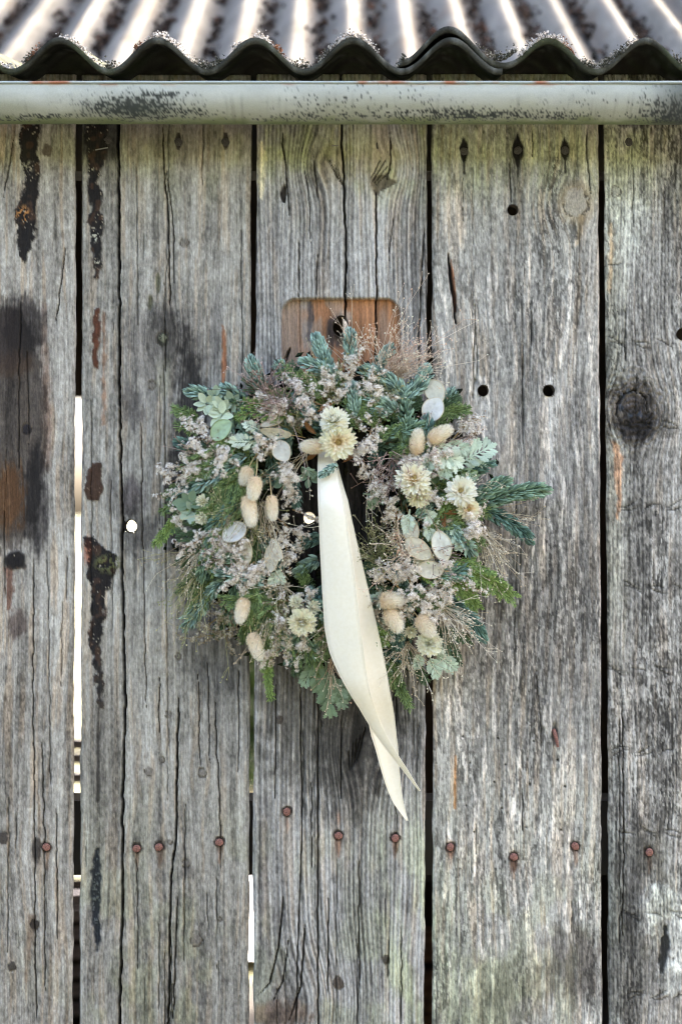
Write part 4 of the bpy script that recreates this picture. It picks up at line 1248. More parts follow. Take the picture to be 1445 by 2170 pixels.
def grass(b, d0, n=50, ln=110, spread=.5, curl=.5, tone=0, seeds=True, rad=.55, droop=0.0, name='grass_tuft', forks=3):
    """tuft of hair-fine stems with a seed at each end"""
    b = A(*b); d0 = unit(np.asarray(d0, float))
    g = Geo(); K = 9
    d = unit(d0 + rng.normal(0, spread, (n, 3)) * np.array([1, .55, 1]))
    l = ln * rng.uniform(.5, 1.15, n)
    side = rng.normal(0, curl, (n, 3)) * l[:, None] * .45
    p0 = b + rng.normal(0, 6, (n, 3))
    t = np.linspace(0, 1, K)[None, :, None]
    paths = p0[:, None, :] + d[:, None, :] * (l[:, None, None] * t) + side[:, None, :] * t ** 2 + np.array([0, 0, -droop])[None, None] * (l[:, None, None] * t ** 2)
    cols = lin(np.array([[rgb(196, 184, 160), rgb(170, 154, 128), rgb(216, 206, 186)], [rgb(212, 190, 166), rgb(192, 160, 136), rgb(222, 206, 184)], [rgb(126, 132, 88), rgb(150, 148, 104), rgb(176, 170, 132)], [rgb(146, 122, 110), rgb(110, 92, 84), rgb(176, 156, 146)]][tone]))
    c = cols[rng.integers(0, 3, n)]
    g.tubes(paths, np.linspace(rad * 1.3, rad * .7, K)[None], c)
    ends, ec = [paths[:, -1]], [c]
    if forks:
        m = n * forks
        k = rng.integers(4, K, m); w = rng.integers(0, n, m)
        q = paths[w, k]; tn = unit(paths[w, k] - paths[w, k - 1])
        fd = unit(tn + rng.normal(0, .6, (m, 3))); fl_ = ln * rng.uniform(.12, .3, m)
        tt = np.linspace(0, 1, 5)[None, :, None]
        fp = q[:, None] + fd[:, None] * fl_[:, None, None] * tt + (rng.normal(0, .25, (m, 3)) * fl_[:, None])[:, None] * tt ** 2
        g.tubes(fp, rad * .7, c[w]); ends.append(fp[:, -1]); ec.append(c[w])
    if seeds:
        e, ec = np.concatenate(ends), np.concatenate(ec); m = len(e)
        g.inst(ICO_V, ICO_T, None, rand_basis(m), e, rng.uniform(1.0, 1.9, (m, 1)) * np.array([[1, 1, 1.5]]), np.clip(ec * 1.25, 0, .8))
    return fin(g, name, M_GRASS)


BLV = np.array([(-.5, 0, 0), (.5, 0, 0), (0, 0, 1)], float)


def bunny(u, v, ln, wd, ang, d, stem=None, warm=0.5):
    """ang: direction of the fluffy tip in degrees, 0 right, 90 up; stem: (u, v, d) where it is tucked in"""
    c = A(u, v, d)
    ax = unit(np.array([math.cos(math.radians(ang)), -.25, math.sin(math.radians(ang))]))
    B = basis_zy(ax[None], np.array([[0, -1.0, .1]]))
    g = Geo(); na, nl = 16, 12
    th = np.linspace(0, math.pi, nl); ph = np.arange(na) * 2 * math.pi / na
    prof = np.sin(th) ** .72 * (1 + .16 * np.cos(th))              # fuller near the stem
    V = np.array([(math.cos(p) * r * wd * .43, math.sin(p) * r * wd * .43, -math.cos(t_) * ln * .47) for t_, r in zip(th, prof) for p in ph])
    q = [(i * na + j, i * na + (j + 1) % na, (i + 1) * na + (j + 1) % na, (i + 1) * na + j) for i in range(nl - 1) for j in range(na)]
    c1, c2 = lin(rgb(242, 222, 192)), lin(rgb(252, 245, 230))
    f = np.clip((V[:, 2] / ln + .5), 0, 1)[:, None]
    g.add(V @ B[0] + c, None, q, c1 * (1 - f) + c2 * f)
    n = 2200
    t_ = np.arccos(rng.uniform(-1, 1, n)); p = rng.uniform(0, 2 * math.pi, n)
    r = np.sin(t_) ** .72 * (1 + .16 * np.cos(t_))
    P = np.stack([np.cos(p) * r * wd * .42, np.sin(p) * r * wd * .42, -np.cos(t_) * ln * .46], 1)
    nr = unit(np.stack([np.cos(p) * np.sin(t_) / wd, np.sin(p) * np.sin(t_) / wd, -np.cos(t_) / ln], 1))
    dr = unit(nr + np.array([0, 0, .75]) + rng.normal(0, .22, (n, 3)))
    f = (P[:, 2:3] / ln + .5)
    cc = (c1 * (1 - f) + c2 * f) * rng.uniform(.85, 1.12, (n, 1))
    l = rng.uniform(4, 8, n) * (wd / 26)
    BB = basis_zy(dr @ B[0], rng.normal(size=(n, 3)))
    g.inst(BLV, [(0, 1, 2)], None, BB, P @ B[0] + c, np.stack([np.full(n, .9), np.full(n, 1), l], 1), np.clip(cc, 0, .9))
    m = 46                                                          # longer awns
    k = rng.integers(0, n, m)
    g.inst(BLV, [(0, 1, 2)], None, basis_zy(unit(dr[k] + np.array([0, 0, .4])) @ B[0], rng.normal(size=(m, 3))), P[k] @ B[0] + c,
           np.stack([np.full(m, .6), np.full(m, 1), rng.uniform(9, 16, m)], 1), np.tile(lin(rgb(196, 168, 130)), (m, 1)))
    o = fin(g, 'bunny_tail', M_TAIL, None, True)
    base = c - ax * ln * .46
    e = A(*stem) if stem else base - ax * 45 + np.array([0, 22, 0])
    s = Geo(); s.tubes(bez(base + ax * 4, base - ax * np.linalg.norm(e - base) * .4, e, 9)[None], 1.15, lin(rgb(190, 170, 126)), 5)
    fin(s, 'stem', M_GRASS, o, True)
    return o


# straw flower petal: pointed, cupped along its length
_pz = [0, .3, .62, .86, 1.0]; _pw = [.10, .17, .19, .12, .0]
PV, PQ, PT = [], [], []
for z, w_ in zip(_pz[:-1], _pw[:-1]): PV += [(-w_, .06, z), (0, 0, z), (w_, .06, z)]
PV += [(0, .02, 1.0)]
for i in range(3): PQ += [(i * 3, i * 3 + 1, i * 3 + 4, i * 3 + 3), (i * 3 + 1, i * 3 + 2, i * 3 + 5, i * 3 + 4)]
PT = [(9, 10, 12), (10, 11, 12)]
PV = np.array(PV, float); PV[:, 1] += .16 * PV[:, 2] ** 2


def straw(u, v, r, d, face=(0, -1, .2), kind='open', tint=(236, 224, 184), inner=(212, 170, 84)):
    c = A(u, v, d); N = unit(np.asarray(face, float))
    x = unit(np.cross(N, np.array([.2, .1, 1.0]))); y = np.cross(N, x)
    g = Geo()
    rings = {'open': [(98, 1.0, 30), (82, 1.0, 28), (66, .92, 26), (50, .78, 22), (38, .58, 18)],
             'double': [(104, .95, 24), (86, 1.0, 28), (68, .98, 26), (50, .92, 22), (34, .82, 16), (18, .72, 10), (6, .62, 6)],
             'bud': [(70, .9, 16), (48, .95, 16), (28, .95, 12), (10, .9, 7)]}[kind]
    tc, ic = lin(np.array(rgb(*tint)) * .18 + .82 * rgb(255, 250, 232)), lin(rgb(*inner))
    for k, (tilt, l, n) in enumerate(rings):
        a = np.arange(n) * 2 * math.pi / n + k * .37 + rng.normal(0, .08, n)
        tl = np.radians(tilt + rng.normal(0, 6, n))
        rad = x * np.cos(a)[:, None] + y * np.sin(a)[:, None]
        dr = unit(rad * np.sin(tl)[:, None] + N * np.cos(tl)[:, None])
        B = basis_zy(dr, N - rad * .2 + np.zeros((n, 1)))
        L_ = r * l * rng.uniform(.88, 1.08, n)
        off = rad * r * (.10 if kind != 'open' else .16) + N * (r * .16 * k * (.5 if kind == 'open' else .45))
        f = np.clip((len(rings) - 1 - k) / (len(rings) - 1), 0, 1)
        cc = tc * rng.uniform(.9, 1.06, (n, 1))
        cv = np.repeat(cc[:, None, :], len(PV), 1)
        basec = .5 if kind == 'open' and k >= 3 else .08
        wgt = (1 - PV[:, 2])[None, :, None] * basec
        cv = cv * (1 - wgt) + ic * wgt
        g.inst(PV, PT, PQ, B, c + off, np.stack([L_ * .72, L_, L_], 1), np.clip(cv, 0, .9))
    o = fin(g, 'straw_flower', M_STRAW, None, True)
    if kind == 'open':
        q = Geo(); n = 150
        rr_ = np.sqrt(rng.uniform(0, 1, n)) * r * .30; aa = rng.uniform(0, 2 * math.pi, n)
        h = r * .34 + r * .06 * np.cos(rr_ / (r * .30) * 2.4)
        P = c + (x * np.cos(aa)[:, None] + y * np.sin(aa)[:, None]) * rr_[:, None] + N * h[:, None]
        f = sstep(.45, .85, rr_ / (r * .30))[:, None]
        col = lin(rgb(226, 206, 150)) * (1 - f) + ic * f
        q.inst(ICO_V, ICO_T, None, basis_zy(np.tile(N, (n, 1)), rng.normal(size=(n, 3))), P, np.tile([[1.5, 1.5, 3.4]], (n, 1)) * r / 28, col * rng.uniform(.8, 1.15, (n, 1)))
        q.add([c + N * r * .28 + (x * math.cos(t) + y * math.sin(t)) * r * .33 for t in np.arange(12) * math.pi / 6], [(0, k, k + 1) for k in range(1, 11)], None, ic * .9)
        fin(q, 'flower_center', M_STRAW, o)
    s = Geo(); s.tubes(bez(c, c - N * 22, c - N * 40 + np.array([(CU - u) * 0 + 4, 14, -6]), 5)[None], 1.5, lin(rgb(150, 140, 92)), 5); fin(s, 'stem', M_GRASS, o)
    return o


def pod(u, v, w, h, ang, d, tilt=(0, 0), tint=(226, 222, 206), curl=.18, point=.16):
    """flat papery oval pod; w across, h along ang; tilt turns it out of the wall plane (deg about its width, about its length)"""
    c = A(u, v, d)
    a = math.radians(ang); zx = np.array([math.cos(a), 0, math.sin(a)]); xx = np.array([-math.sin(a), 0, math.cos(a)]); yy = np.array([0, -1.0, 0])
    t1, t2 = math.radians(tilt[0]), math.radians(tilt[1])
    z2 = zx * math.cos(t1) + yy * math.sin(t1); y2 = yy * math.cos(t1) - zx * math.sin(t1)
    x2 = xx * math.cos(t2) + y2 * math.sin(t2); y3 = y2 * math.cos(t2) - xx * math.sin(t2)
    na, nr = 36, 6
    V = [(0, 0, 0)]
    an = np.arange(na) * 2 * math.pi / na
    for i in range(1, nr + 1):
        f = i / nr
        for b_ in an:
            px_, pz_ = math.cos(b_), math.sin(b_)
            pz_ *= 1 + point * max(0, pz_) ** 6 + .10 * max(0, -pz_) ** 8
            V.append((px_ * f, 0, pz_ * f))
    V = np.array(V)
    wob = fbm(V[:, 0] * 2.3 + u, V[:, 2] * 2.3 + v, 5, 3) - .5
    V[:, 1] = curl * V[:, 0] ** 2 * w / h * 1.0 + .10 * wob - .05 * V[:, 2] ** 2
    M = np.stack([x2 * w / 2, y3 * max(w, h) / 2, z2 * h / 2])
    tris = [(0, 1 + k, 1 + (k + 1) % na) for k in range(na)]
    q = [(1 + (i - 1) * na + k, 1 + i * na + k, 1 + i * na + (k + 1) % na, 1 + (i - 1) * na + (k + 1) % na) for i in range(1, nr) for k in range(na)]
    tc = lin(np.array(rgb(*tint)) * .5 + .5 * rgb(250, 247, 238)) if tint[0] > 185 and w > 15 else lin(rgb(*tint))
    rad_ = np.hypot(V[:, 0], V[:, 2])
    seed_ = sum(np.exp(-(((V[:, 0] - sx) / .16) ** 2 + ((V[:, 2] - sz) / .2) ** 2)) for sx, sz in ((-.28, .3), (.3, .05), (-.2, -.35), (.15, .55)))
    cv = tc[None] * (1 - .16 * np.clip(seed_, 0, 1))[:, None] * (1 - .10 * sstep(.8, 1, rad_))[:, None] * (.94 + .12 * fbm(V[:, 0] * 4 + v, V[:, 2] * 4, 9, 3))[:, None]
    g = Geo(); g.add(V @ M + c, tris, q, np.clip(cv, 0, .85))
    rim = V[1 + (nr - 1) * na:] @ M + c
    g.tubes(np.concatenate([rim, rim[:1]])[None], .9, tc * np.array([.86, .80, .68]), 5)
    g.tubes(np.array([[rim[9], rim[9] + z2 * h * .12]]), .6, tc * .7, 4)
    o = fin(g, 'seed_pod', M_POD, None, True)
    s = Geo(); b0 = rim[27]
    s.tubes(bez(b0, b0 - z2 * 16, b0 - z2 * 28 + np.array([0, 26, 0]), 6)[None], 1.0, lin(rgb(184, 156, 112)), 4); fin(s, 'stem', M_GRASS, o)
    return o


# felted leaf with toothed lobes: outline of one lobe
_lo = [(.05, 0), (.07, .25), (.13, .45), (.23, .60), (.14, .66), (.21, .84), (.11, .86), (.09, 1.03)]
LBV = np.array([(0, 0, 0)] + [(-a, .10 * a + .04 * b * b, b) for a, b in _lo] + [(0, .05, .55), (0, .08, 1.0)] + [(a, .10 * a + .04 * b * b, b) for a, b in _lo], float)
_m = len(_lo)
LBT = []
for sd in (0, 1):
    o_ = 1 if sd == 0 else _m + 3
    mid, top = _m + 1, _m + 2
    seq = [0] + [o_ + i for i in range(_m)] + [top]
    LBT += [(mid, seq[i], seq[i + 1]) if sd else (mid, seq[i + 1], seq[i]) for i in range(len(seq) - 1)]


def leaf(b, t, bend=(0, 0, 0), lobes=5, wide=.42, tone=0, name='felted_leaf', droop=.2):
    b, t = A(*b), A(*t)
    L = np.linalg.norm(t - b)
    path = bez(b, (b + t) / 2 + np.asarray(bend, float), t, 10)
    g = Geo()
    c1 = lin([rgb(176, 192, 172), rgb(140, 160, 136), rgb(198, 208, 188), rgb(122, 142, 114)][tone])
    g.tubes(path[None], np.linspace(2.0, .9, 10)[None], np.clip(c1 * 1.15, 0, .8), 5)
    P, Dr, Sc, Y = [], [], [], []
    lobes = int(lobes * 1.5)
    for k in range(lobes):
        s = .22 + .68 * k / max(1, lobes - 1)
        f = s * 8.99; i = int(f); p = path[i] + (path[i + 1] - path[i]) * (f - i); tan = unit(path[i + 1] - path[i])
        nrm = unit(np.array([rng.normal(0, .25), -1, rng.normal(.2, .25)])); nrm = unit(nrm - tan * nrm.dot(tan))
        sd = np.cross(tan, nrm)
        for sg in (-1, 1):
            P.append(p); Dr.append(unit(tan * rng.uniform(.7, 1.0) + sd * sg * .95 + nrm * rng.normal(.05, .25) + np.array([0, 0, -droop])))
            Sc.append(L * wide * (1 - .45 * abs(s - .45) * 1.6) * rng.uniform(.85, 1.15)); Y.append(nrm)
    P.append(path[-3]); Dr.append(unit(path[-1] - path[-3])); Sc.append(L * wide * .95); Y.append(unit(np.array([0, -1, .2])))
    P, Dr, Sc, Y = map(np.array, (P, Dr, Sc, Y)); n = len(P)
    cc = c1 * rng.uniform(.82, 1.12, (n, 1))
    shade = np.ones(len(LBV)); shade[_m + 1] = 1.12; shade[0] = 1.1
    g.inst(LBV, LBT, None, basis_zy(Dr, Y), P, np.stack([Sc * 1.05, Sc, Sc], 1), np.clip(cc[:, None, :] * shade[None, :, None], 0, .8))
    return fin(g, name, M_LEAF, None, True)


def sage(u, v, d, n=6, ln=34, tone=2, spread=1.0):
    """whorl of plain felted oval leaves"""
    c = A(u, v, d); g = Geo()
    c1 = lin([rgb(160, 176, 154), rgb(122, 142, 116), rgb(190, 202, 176), rgb(94, 116, 88)][tone])
    ov = [(0, 0), (.16, .15), (.27, .4), (.25, .65), (.13, .88)]
    Vv = np.array([(0, 0, 0), (0, -.02, .5), (0, .10, 1.0)] + [(-a, .05 + .06 * b * b, b) for a, b in ov[1:]] + [(a, .05 + .06 * b * b, b) for a, b in ov[1:]])
    T = []
    for o_ in (3, 7):
        seq = [0] + [o_ + i for i in range(4)] + [2]
        T += [(1, seq[i], seq[i + 1]) if o_ == 7 else (1, seq[i + 1], seq[i]) for i in range(5)]
    a = np.arange(n) * 2.4 + rng.uniform(0, 6)
    Dr = unit(np.stack([np.cos(a) * spread, -rng.uniform(.1, .7, n), np.sin(a) * spread - .15], 1))
    B = basis_zy(Dr, unit(np.array([0, -1, .3])) + rng.normal(0, .25, (n, 3)))
    s = ln * rng.uniform(.75, 1.15, n)
    g.inst(Vv, T, None, B, np.tile(c, (n, 1)) + Dr * 3, np.stack([s * 1.1, s, s], 1), np.clip(c1 * rng.uniform(.85, 1.1, (n, 1)), 0, .8))
    g.tubes(np.array([[c + np.array([0, 25, 0]), c]]), 1.6, c1 * .8, 5)
    return fin(g, 'felted_leaf', M_LEAF, None, True)


# --- twig ring with moss under everything
g = Geo()
for k in range(11):
    a = np.linspace(0, 2 * math.pi, 90); ph = k * .9
    r = 222 + 46 * np.cos(a * 3 + ph * 2) * .5 + 34 * math.cos(ph * 1.7); dd = 30 + 22 * np.sin(a * 4 + ph) + 12 * math.sin(ph)
    g.tubes(np.stack([(CU - 722.5) + r * np.cos(a), -dd, (1085 - CV) + r * np.sin(a)], 1)[None], 15 + 5 * np.sin(a * 5 + ph)[None], lin(rgb(34, 30, 24)), 7)
n = 9000
a = rng.uniform(0, 2 * math.pi, n); rr_ = 225 + rng.normal(0, 42, n); th = np.sqrt(np.clip(1 - ((rr_ - 225) / 120) ** 2, 0, 1)) * 66 + 4
g.inst(ICO_V * np.array([1, 1, 2.2]), ICO_T, None, rand_basis(n), np.stack([(CU - 722.5) + rr_ * np.cos(a), -th * rng.uniform(.75, 1, n), (1085 - CV) + rr_ * np.sin(a)], 1),
       rng.uniform(2, 6, (n, 1)) * np.ones((1, 3)), lin(np.array([rgb(36, 44, 28), rgb(44, 42, 30), rgb(26, 30, 22)]))[rng.integers(0, 3, n)])
fin(g, 'twig_ring', M_TWIG)


def pol(a, r):
    return CU + r * math.cos(a), CV - r * math.sin(a)


# --- filling: sprigs bound on all round the ring
for k in range(58):
    a = k / 58 * 2 * math.pi + rng.normal(0, .05); r0 = rng.uniform(150, 250); r1 = r0 + rng.uniform(60, 100); a1 = a + rng.choice([-1, 1]) * rng.uniform(.1, .45)
    r1 = min(r1, 322 + rng.normal(0, 10))
    u0, v0 = pol(a, r0); u1, v1 = pol(a1, r1); dd = ringd(u0, v0)
    fir((u0, v0, dd * .62), (u1, v1, ringd(u1, v1) * .6 + 18), (rng.normal(0, 8), -18, rng.normal(0, 8)), n=110, ln=20, tone=rng.choice([0, 1, 0, 2]))
for k in range(46):
    a = (k + .5) / 46 * 2 * math.pi + rng.normal(0, .06); r0 = rng.uniform(165, 270); r1 = min(r0 + rng.uniform(60, 95), 330); a1 = a + rng.normal(0, .3)
    u0, v0 = pol(a, r0); u1, v1 = pol(a1, r1)
    cypress((u0, v0, ringd(u0, v0) * .7), (u1, v1, ringd(u1, v1) * .7 + 18), (0, -14, 0), n=12, tone=rng.choice([0, 0, 1]), wide=.5)
for k in range(18):                                             # inner side of the ring
    a = k / 18 * 2 * math.pi + rng.normal(0, .1); u0, v0 = pol(a, 190); u1, v1 = pol(a + rng.normal(0, .35), 146 + rng.uniform(-10, 14))
    (fir if k % 2 else cypress)((u0, v0, 60), (u1, v1, 52), (0, -10, 0), n=110 if k % 2 else 8, tone=1)
for k in range(24):
    a = (k + .25) / 24 * 2 * math.pi + rng.normal(0, .06); r0 = rng.uniform(170, 260); r1 = r0 + rng.uniform(25, 60); a1 = a + rng.normal(0, .2)
    u0, v0 = pol(a, r0); u1, v1 = pol(a1, r1)
    statice((u0, v0, ringd(u0, v0) * .8), (u1, v1, ringd(u1, v1) * .85 + 14), spikes=6, ln=30, fl=17, tone=rng.choice([0, 0, 1]))
for k in range(12):
    a = k / 12 * 2 * math.pi + rng.normal(0, .12); u0, v0 = pol(a, rng.uniform(180, 270))
    grass((u0, v0, ringd(u0, v0) * .85), (math.cos(a) + rng.normal(0, .4), -.6, math.sin(a) + rng.normal(0, .4)), n=20, ln=80, spread=.45, tone=rng.choice([0, 3, 2]), forks=2)

for k in range(34):
    a = (k + .7) / 34 * 2 * math.pi + rng.normal(0, .08); r0 = rng.uniform(170, 255); r1 = min(r0 + rng.uniform(55, 85), 330); a1 = a + rng.choice([-1, 1]) * rng.uniform(.05, .4)
    u0, v0 = pol(a, r0); u1, v1 = pol(a1, r1)
    if k % 2: fir((u0, v0, ringd(u0, v0) - 4), (u1, v1, ringd(u1, v1) * .8 + 22), (0, -14, 0), n=120, ln=20, tone=rng.choice([0, 1, 2]))
    else: cypress((u0, v0, ringd(u0, v0) - 2), (u1, v1, ringd(u1, v1) * .8 + 22), (0, -14, 0), n=13, tone=rng.choice([0, 0, 2]), wide=.5)

# --- fir sprigs one can make out
for b, t, bend, n, ln, tone in [
    ((706, 812, 78), (671, 716, 70), (-2, -10, 8), 330, 21, 0), ((726, 812, 84), (642, 768, 84), (4, -10, 8), 280, 21, 0),
    ((746, 770, 60), (741, 704, 56), (-4, -8, 0), 230, 19, 0), ((566, 836, 66), (532, 764, 82), (-8, -14, 4), 330, 20, 0),
    ((612, 812, 60), (590, 772, 72), (0, -8, 4), 170, 18, 0), ((486, 860, 62), (401, 830, 60), (0, -8, 10), 260, 20, 0),
    ((520, 850, 66), (472, 824, 66), (0, -8, 6), 180, 18, 0), ((440, 966, 62), (379, 938, 60), (0, -8, 8), 230, 19, 1),
    ((475, 1015, 84), (364, 1056, 68), (0, -10, 14), 380, 20, 1), ((860, 846, 92), (768, 784, 84), (16, -12, 14), 340, 22, 0),
    ((846, 856, 96), (906, 782, 84), (14, -10, -6), 340, 21, 0), ((838, 872, 104), (768, 846, 102), (0, -10, 10), 270, 21, 0),
    ((796, 782, 66), (828, 738, 64), (0, -8, 4), 180, 18, 0), ((820, 880, 104), (790, 868, 112), (0, -6, 4), 130, 17, 0),
    ((1022, 1066, 74), (1157, 1040, 62), (6, -10, 16), 470, 22, 2), ((1002, 1066, 80), (1074, 1022, 72), (0, -10, 14), 330, 21, 2),
    ((1010, 1078, 62), (1122, 1146, 56), (14, -8, 14), 400, 20, 1), ((925, 1256, 82), (1024, 1352, 66), (10, -12, 12), 460, 21, 1),
    ((474, 1232, 84), (444, 1262, 78), (0, -10, 6), 200, 18, 0), ((452, 1258, 58), (394, 1326, 56), (0, -8, 4), 300, 23, 0),
    ((674, 1186, 74), (632, 1214, 74), (0, -8, 6), 240, 18, 0), ((680, 1140, 58), (632, 1158, 58), (0, -8, 6), 230, 18, 1),
    ((582, 1312, 76), (596, 1358, 74), (0, -8, 2), 170, 19, 1), ((640, 1340, 70), (612, 1404, 60), (0, -8, 2), 200, 19, 1), ((900, 1330, 72), (950, 1392, 58), (0, -8, 4), 220, 19, 1), ((716, 988, 142), (680, 1008, 150), (0, -6, 4), 150, 11, 0),
    ((812, 1372, 64), (858, 1402, 62), (0, -8, 4), 210, 18, 1), ((1000, 1000, 66), (1040, 984, 62), (0, -8, 6), 180, 18, 1),
    ((690, 908, 90), (632, 896, 84), (0, -8, 4), 120, 18, 1), ((940, 856, 52), (958, 830, 48), (0, -4, 0), 120, 16, 0),
    ((884, 1098, 98), (908, 1080, 110), (0, -6, 0), 110, 17, 0), ((620, 1010, 60), (628, 1070, 58), (0, -6, 0), 130, 18, 1)]:
    fir(b, t, bend, int(n * .66), ln * 1.0, 3.0, tone)

# --- cypress fans
for b, t, bend, n, tone, wide, sp in [
    ((440, 904, 62), (374, 868, 58), (0, -6, 6), 14, 0, .42, .5), ((440, 910, 62), (378, 902, 58), (0, -6, -2), 12, 0, .36, .5),
    ((405, 1072, 66), (334, 1152, 58), (-6, -8, 6), 20, 2, .34, .45), ((392, 1060, 60), (346, 1084, 56), (0, -6, 4), 10, 0, .4, .5),
    ((556, 968, 104), (432, 1098, 108), (-8, -18, 10), 30, 0, .42, .5), ((560, 1000, 108), (470, 1120, 112), (0, -16, 8), 26, 0, .4, .45),
    ((458, 1096, 100), (430, 1190, 90), (0, -10, 0), 18, 2, .34, .45), ((478, 1120, 92), (382, 1192, 60), (0, -10, 10), 20, 1, .4, .5),
    ((556, 1226, 92), (560, 1360, 78), (8, -14, 0), 34, 0, .46, .45), ((540, 1230, 86), (520, 1352, 66), (0, -12, 0), 26, 0, .44, .45),
    ((590, 1240, 86), (600, 1350, 72), (0, -12, 0), 26, 0, .44, .45), ((566, 1340, 62), (574, 1476, 44), (-6, -8, 0), 24, 2, .24, .38),
    ((936, 1204, 96), (1082, 1262, 64), (10, -16, 22), 34, 2, .40, .5), ((930, 1196, 96), (1054, 1232, 70), (8, -16, 18), 28, 2, .42, .5),
    ((934, 1214, 90), (1010, 1286, 66), (10, -12, 12), 24, 2, .42, .5), ((912, 1310, 74), (968, 1404, 56), (12, -10, 8), 26, 1, .38, .45),
    ((818, 1380, 62), (868, 1496, 46), (-4, -8, 0), 24, 0, .30, .4), ((928, 880, 72), (990, 868, 54), (0, -8, 6), 16, 0, .44, .5),
    ((930, 872, 66), (968, 842, 52), (0, -8, 4), 12, 1, .44, .5), ((870, 900, 108), (812, 920, 114), (0, -10, 6), 18, 0, .44, .55),
    ((880, 930, 104), (836, 962, 110), (0, -10, 4), 16, 0, .44, .55), ((610, 820, 80), (556, 862, 86), (0, -10, 6), 16, 0, .44, .5),
    ((640, 822, 76), (618, 776, 66), (0, -6, 4), 14, 1, .40, .4), ((530, 876, 92), (504, 884, 96), (0, -6, 4), 8, 2, .5, .6),
    ((650, 1250, 84), (640, 1200, 78), (0, -10, 0), 16, 0, .44, .5), ((790, 1170, 66), (772, 1230, 66), (0, -10, 0), 20, 1, .5, .5),
    ((950, 1040, 108), (936, 1082, 110), (0, -6, 0), 12, 2, .44, .5), ((936, 988, 98), (948, 1016, 100), (0, -6, 0), 9, 0, .44, .5),
    ((400, 1020, 70), (352, 1052, 62), (0, -6, 4), 10, 0, .4, .5), ((905, 1330, 80), (996, 1352, 52), (0, -10, 6), 18, 1, .34, .4),
    ((476, 1176, 84), (386, 1252, 58), (0, -10, 8), 22, 1, .42, .45), ((462, 1196, 80), (404, 1306, 54), (0, -10, 4), 20, 0, .40, .45), ((500, 1240, 78), (462, 1340, 54), (0, -10, 0), 20, 1, .40, .45),
    ((640, 1350, 70), (628, 1424, 50), (0, -8, 0), 16, 1, .40, .45), ((668, 1350, 70), (668, 1440, 50), (0, -8, 0), 16, 0, .40, .45), ((856, 1370, 70), (900, 1440, 50), (0, -8, 0), 18, 1, .36, .42),
    ((838, 1370, 66), (836, 1452, 48), (0, -8, 0), 18, 0, .36, .42), ((720, 1400, 54), (756, 1470, 40), (0, -8, 0), 16, 1, .40, .45)]:
    cypress(b, t, bend, n, sp, tone, wide)

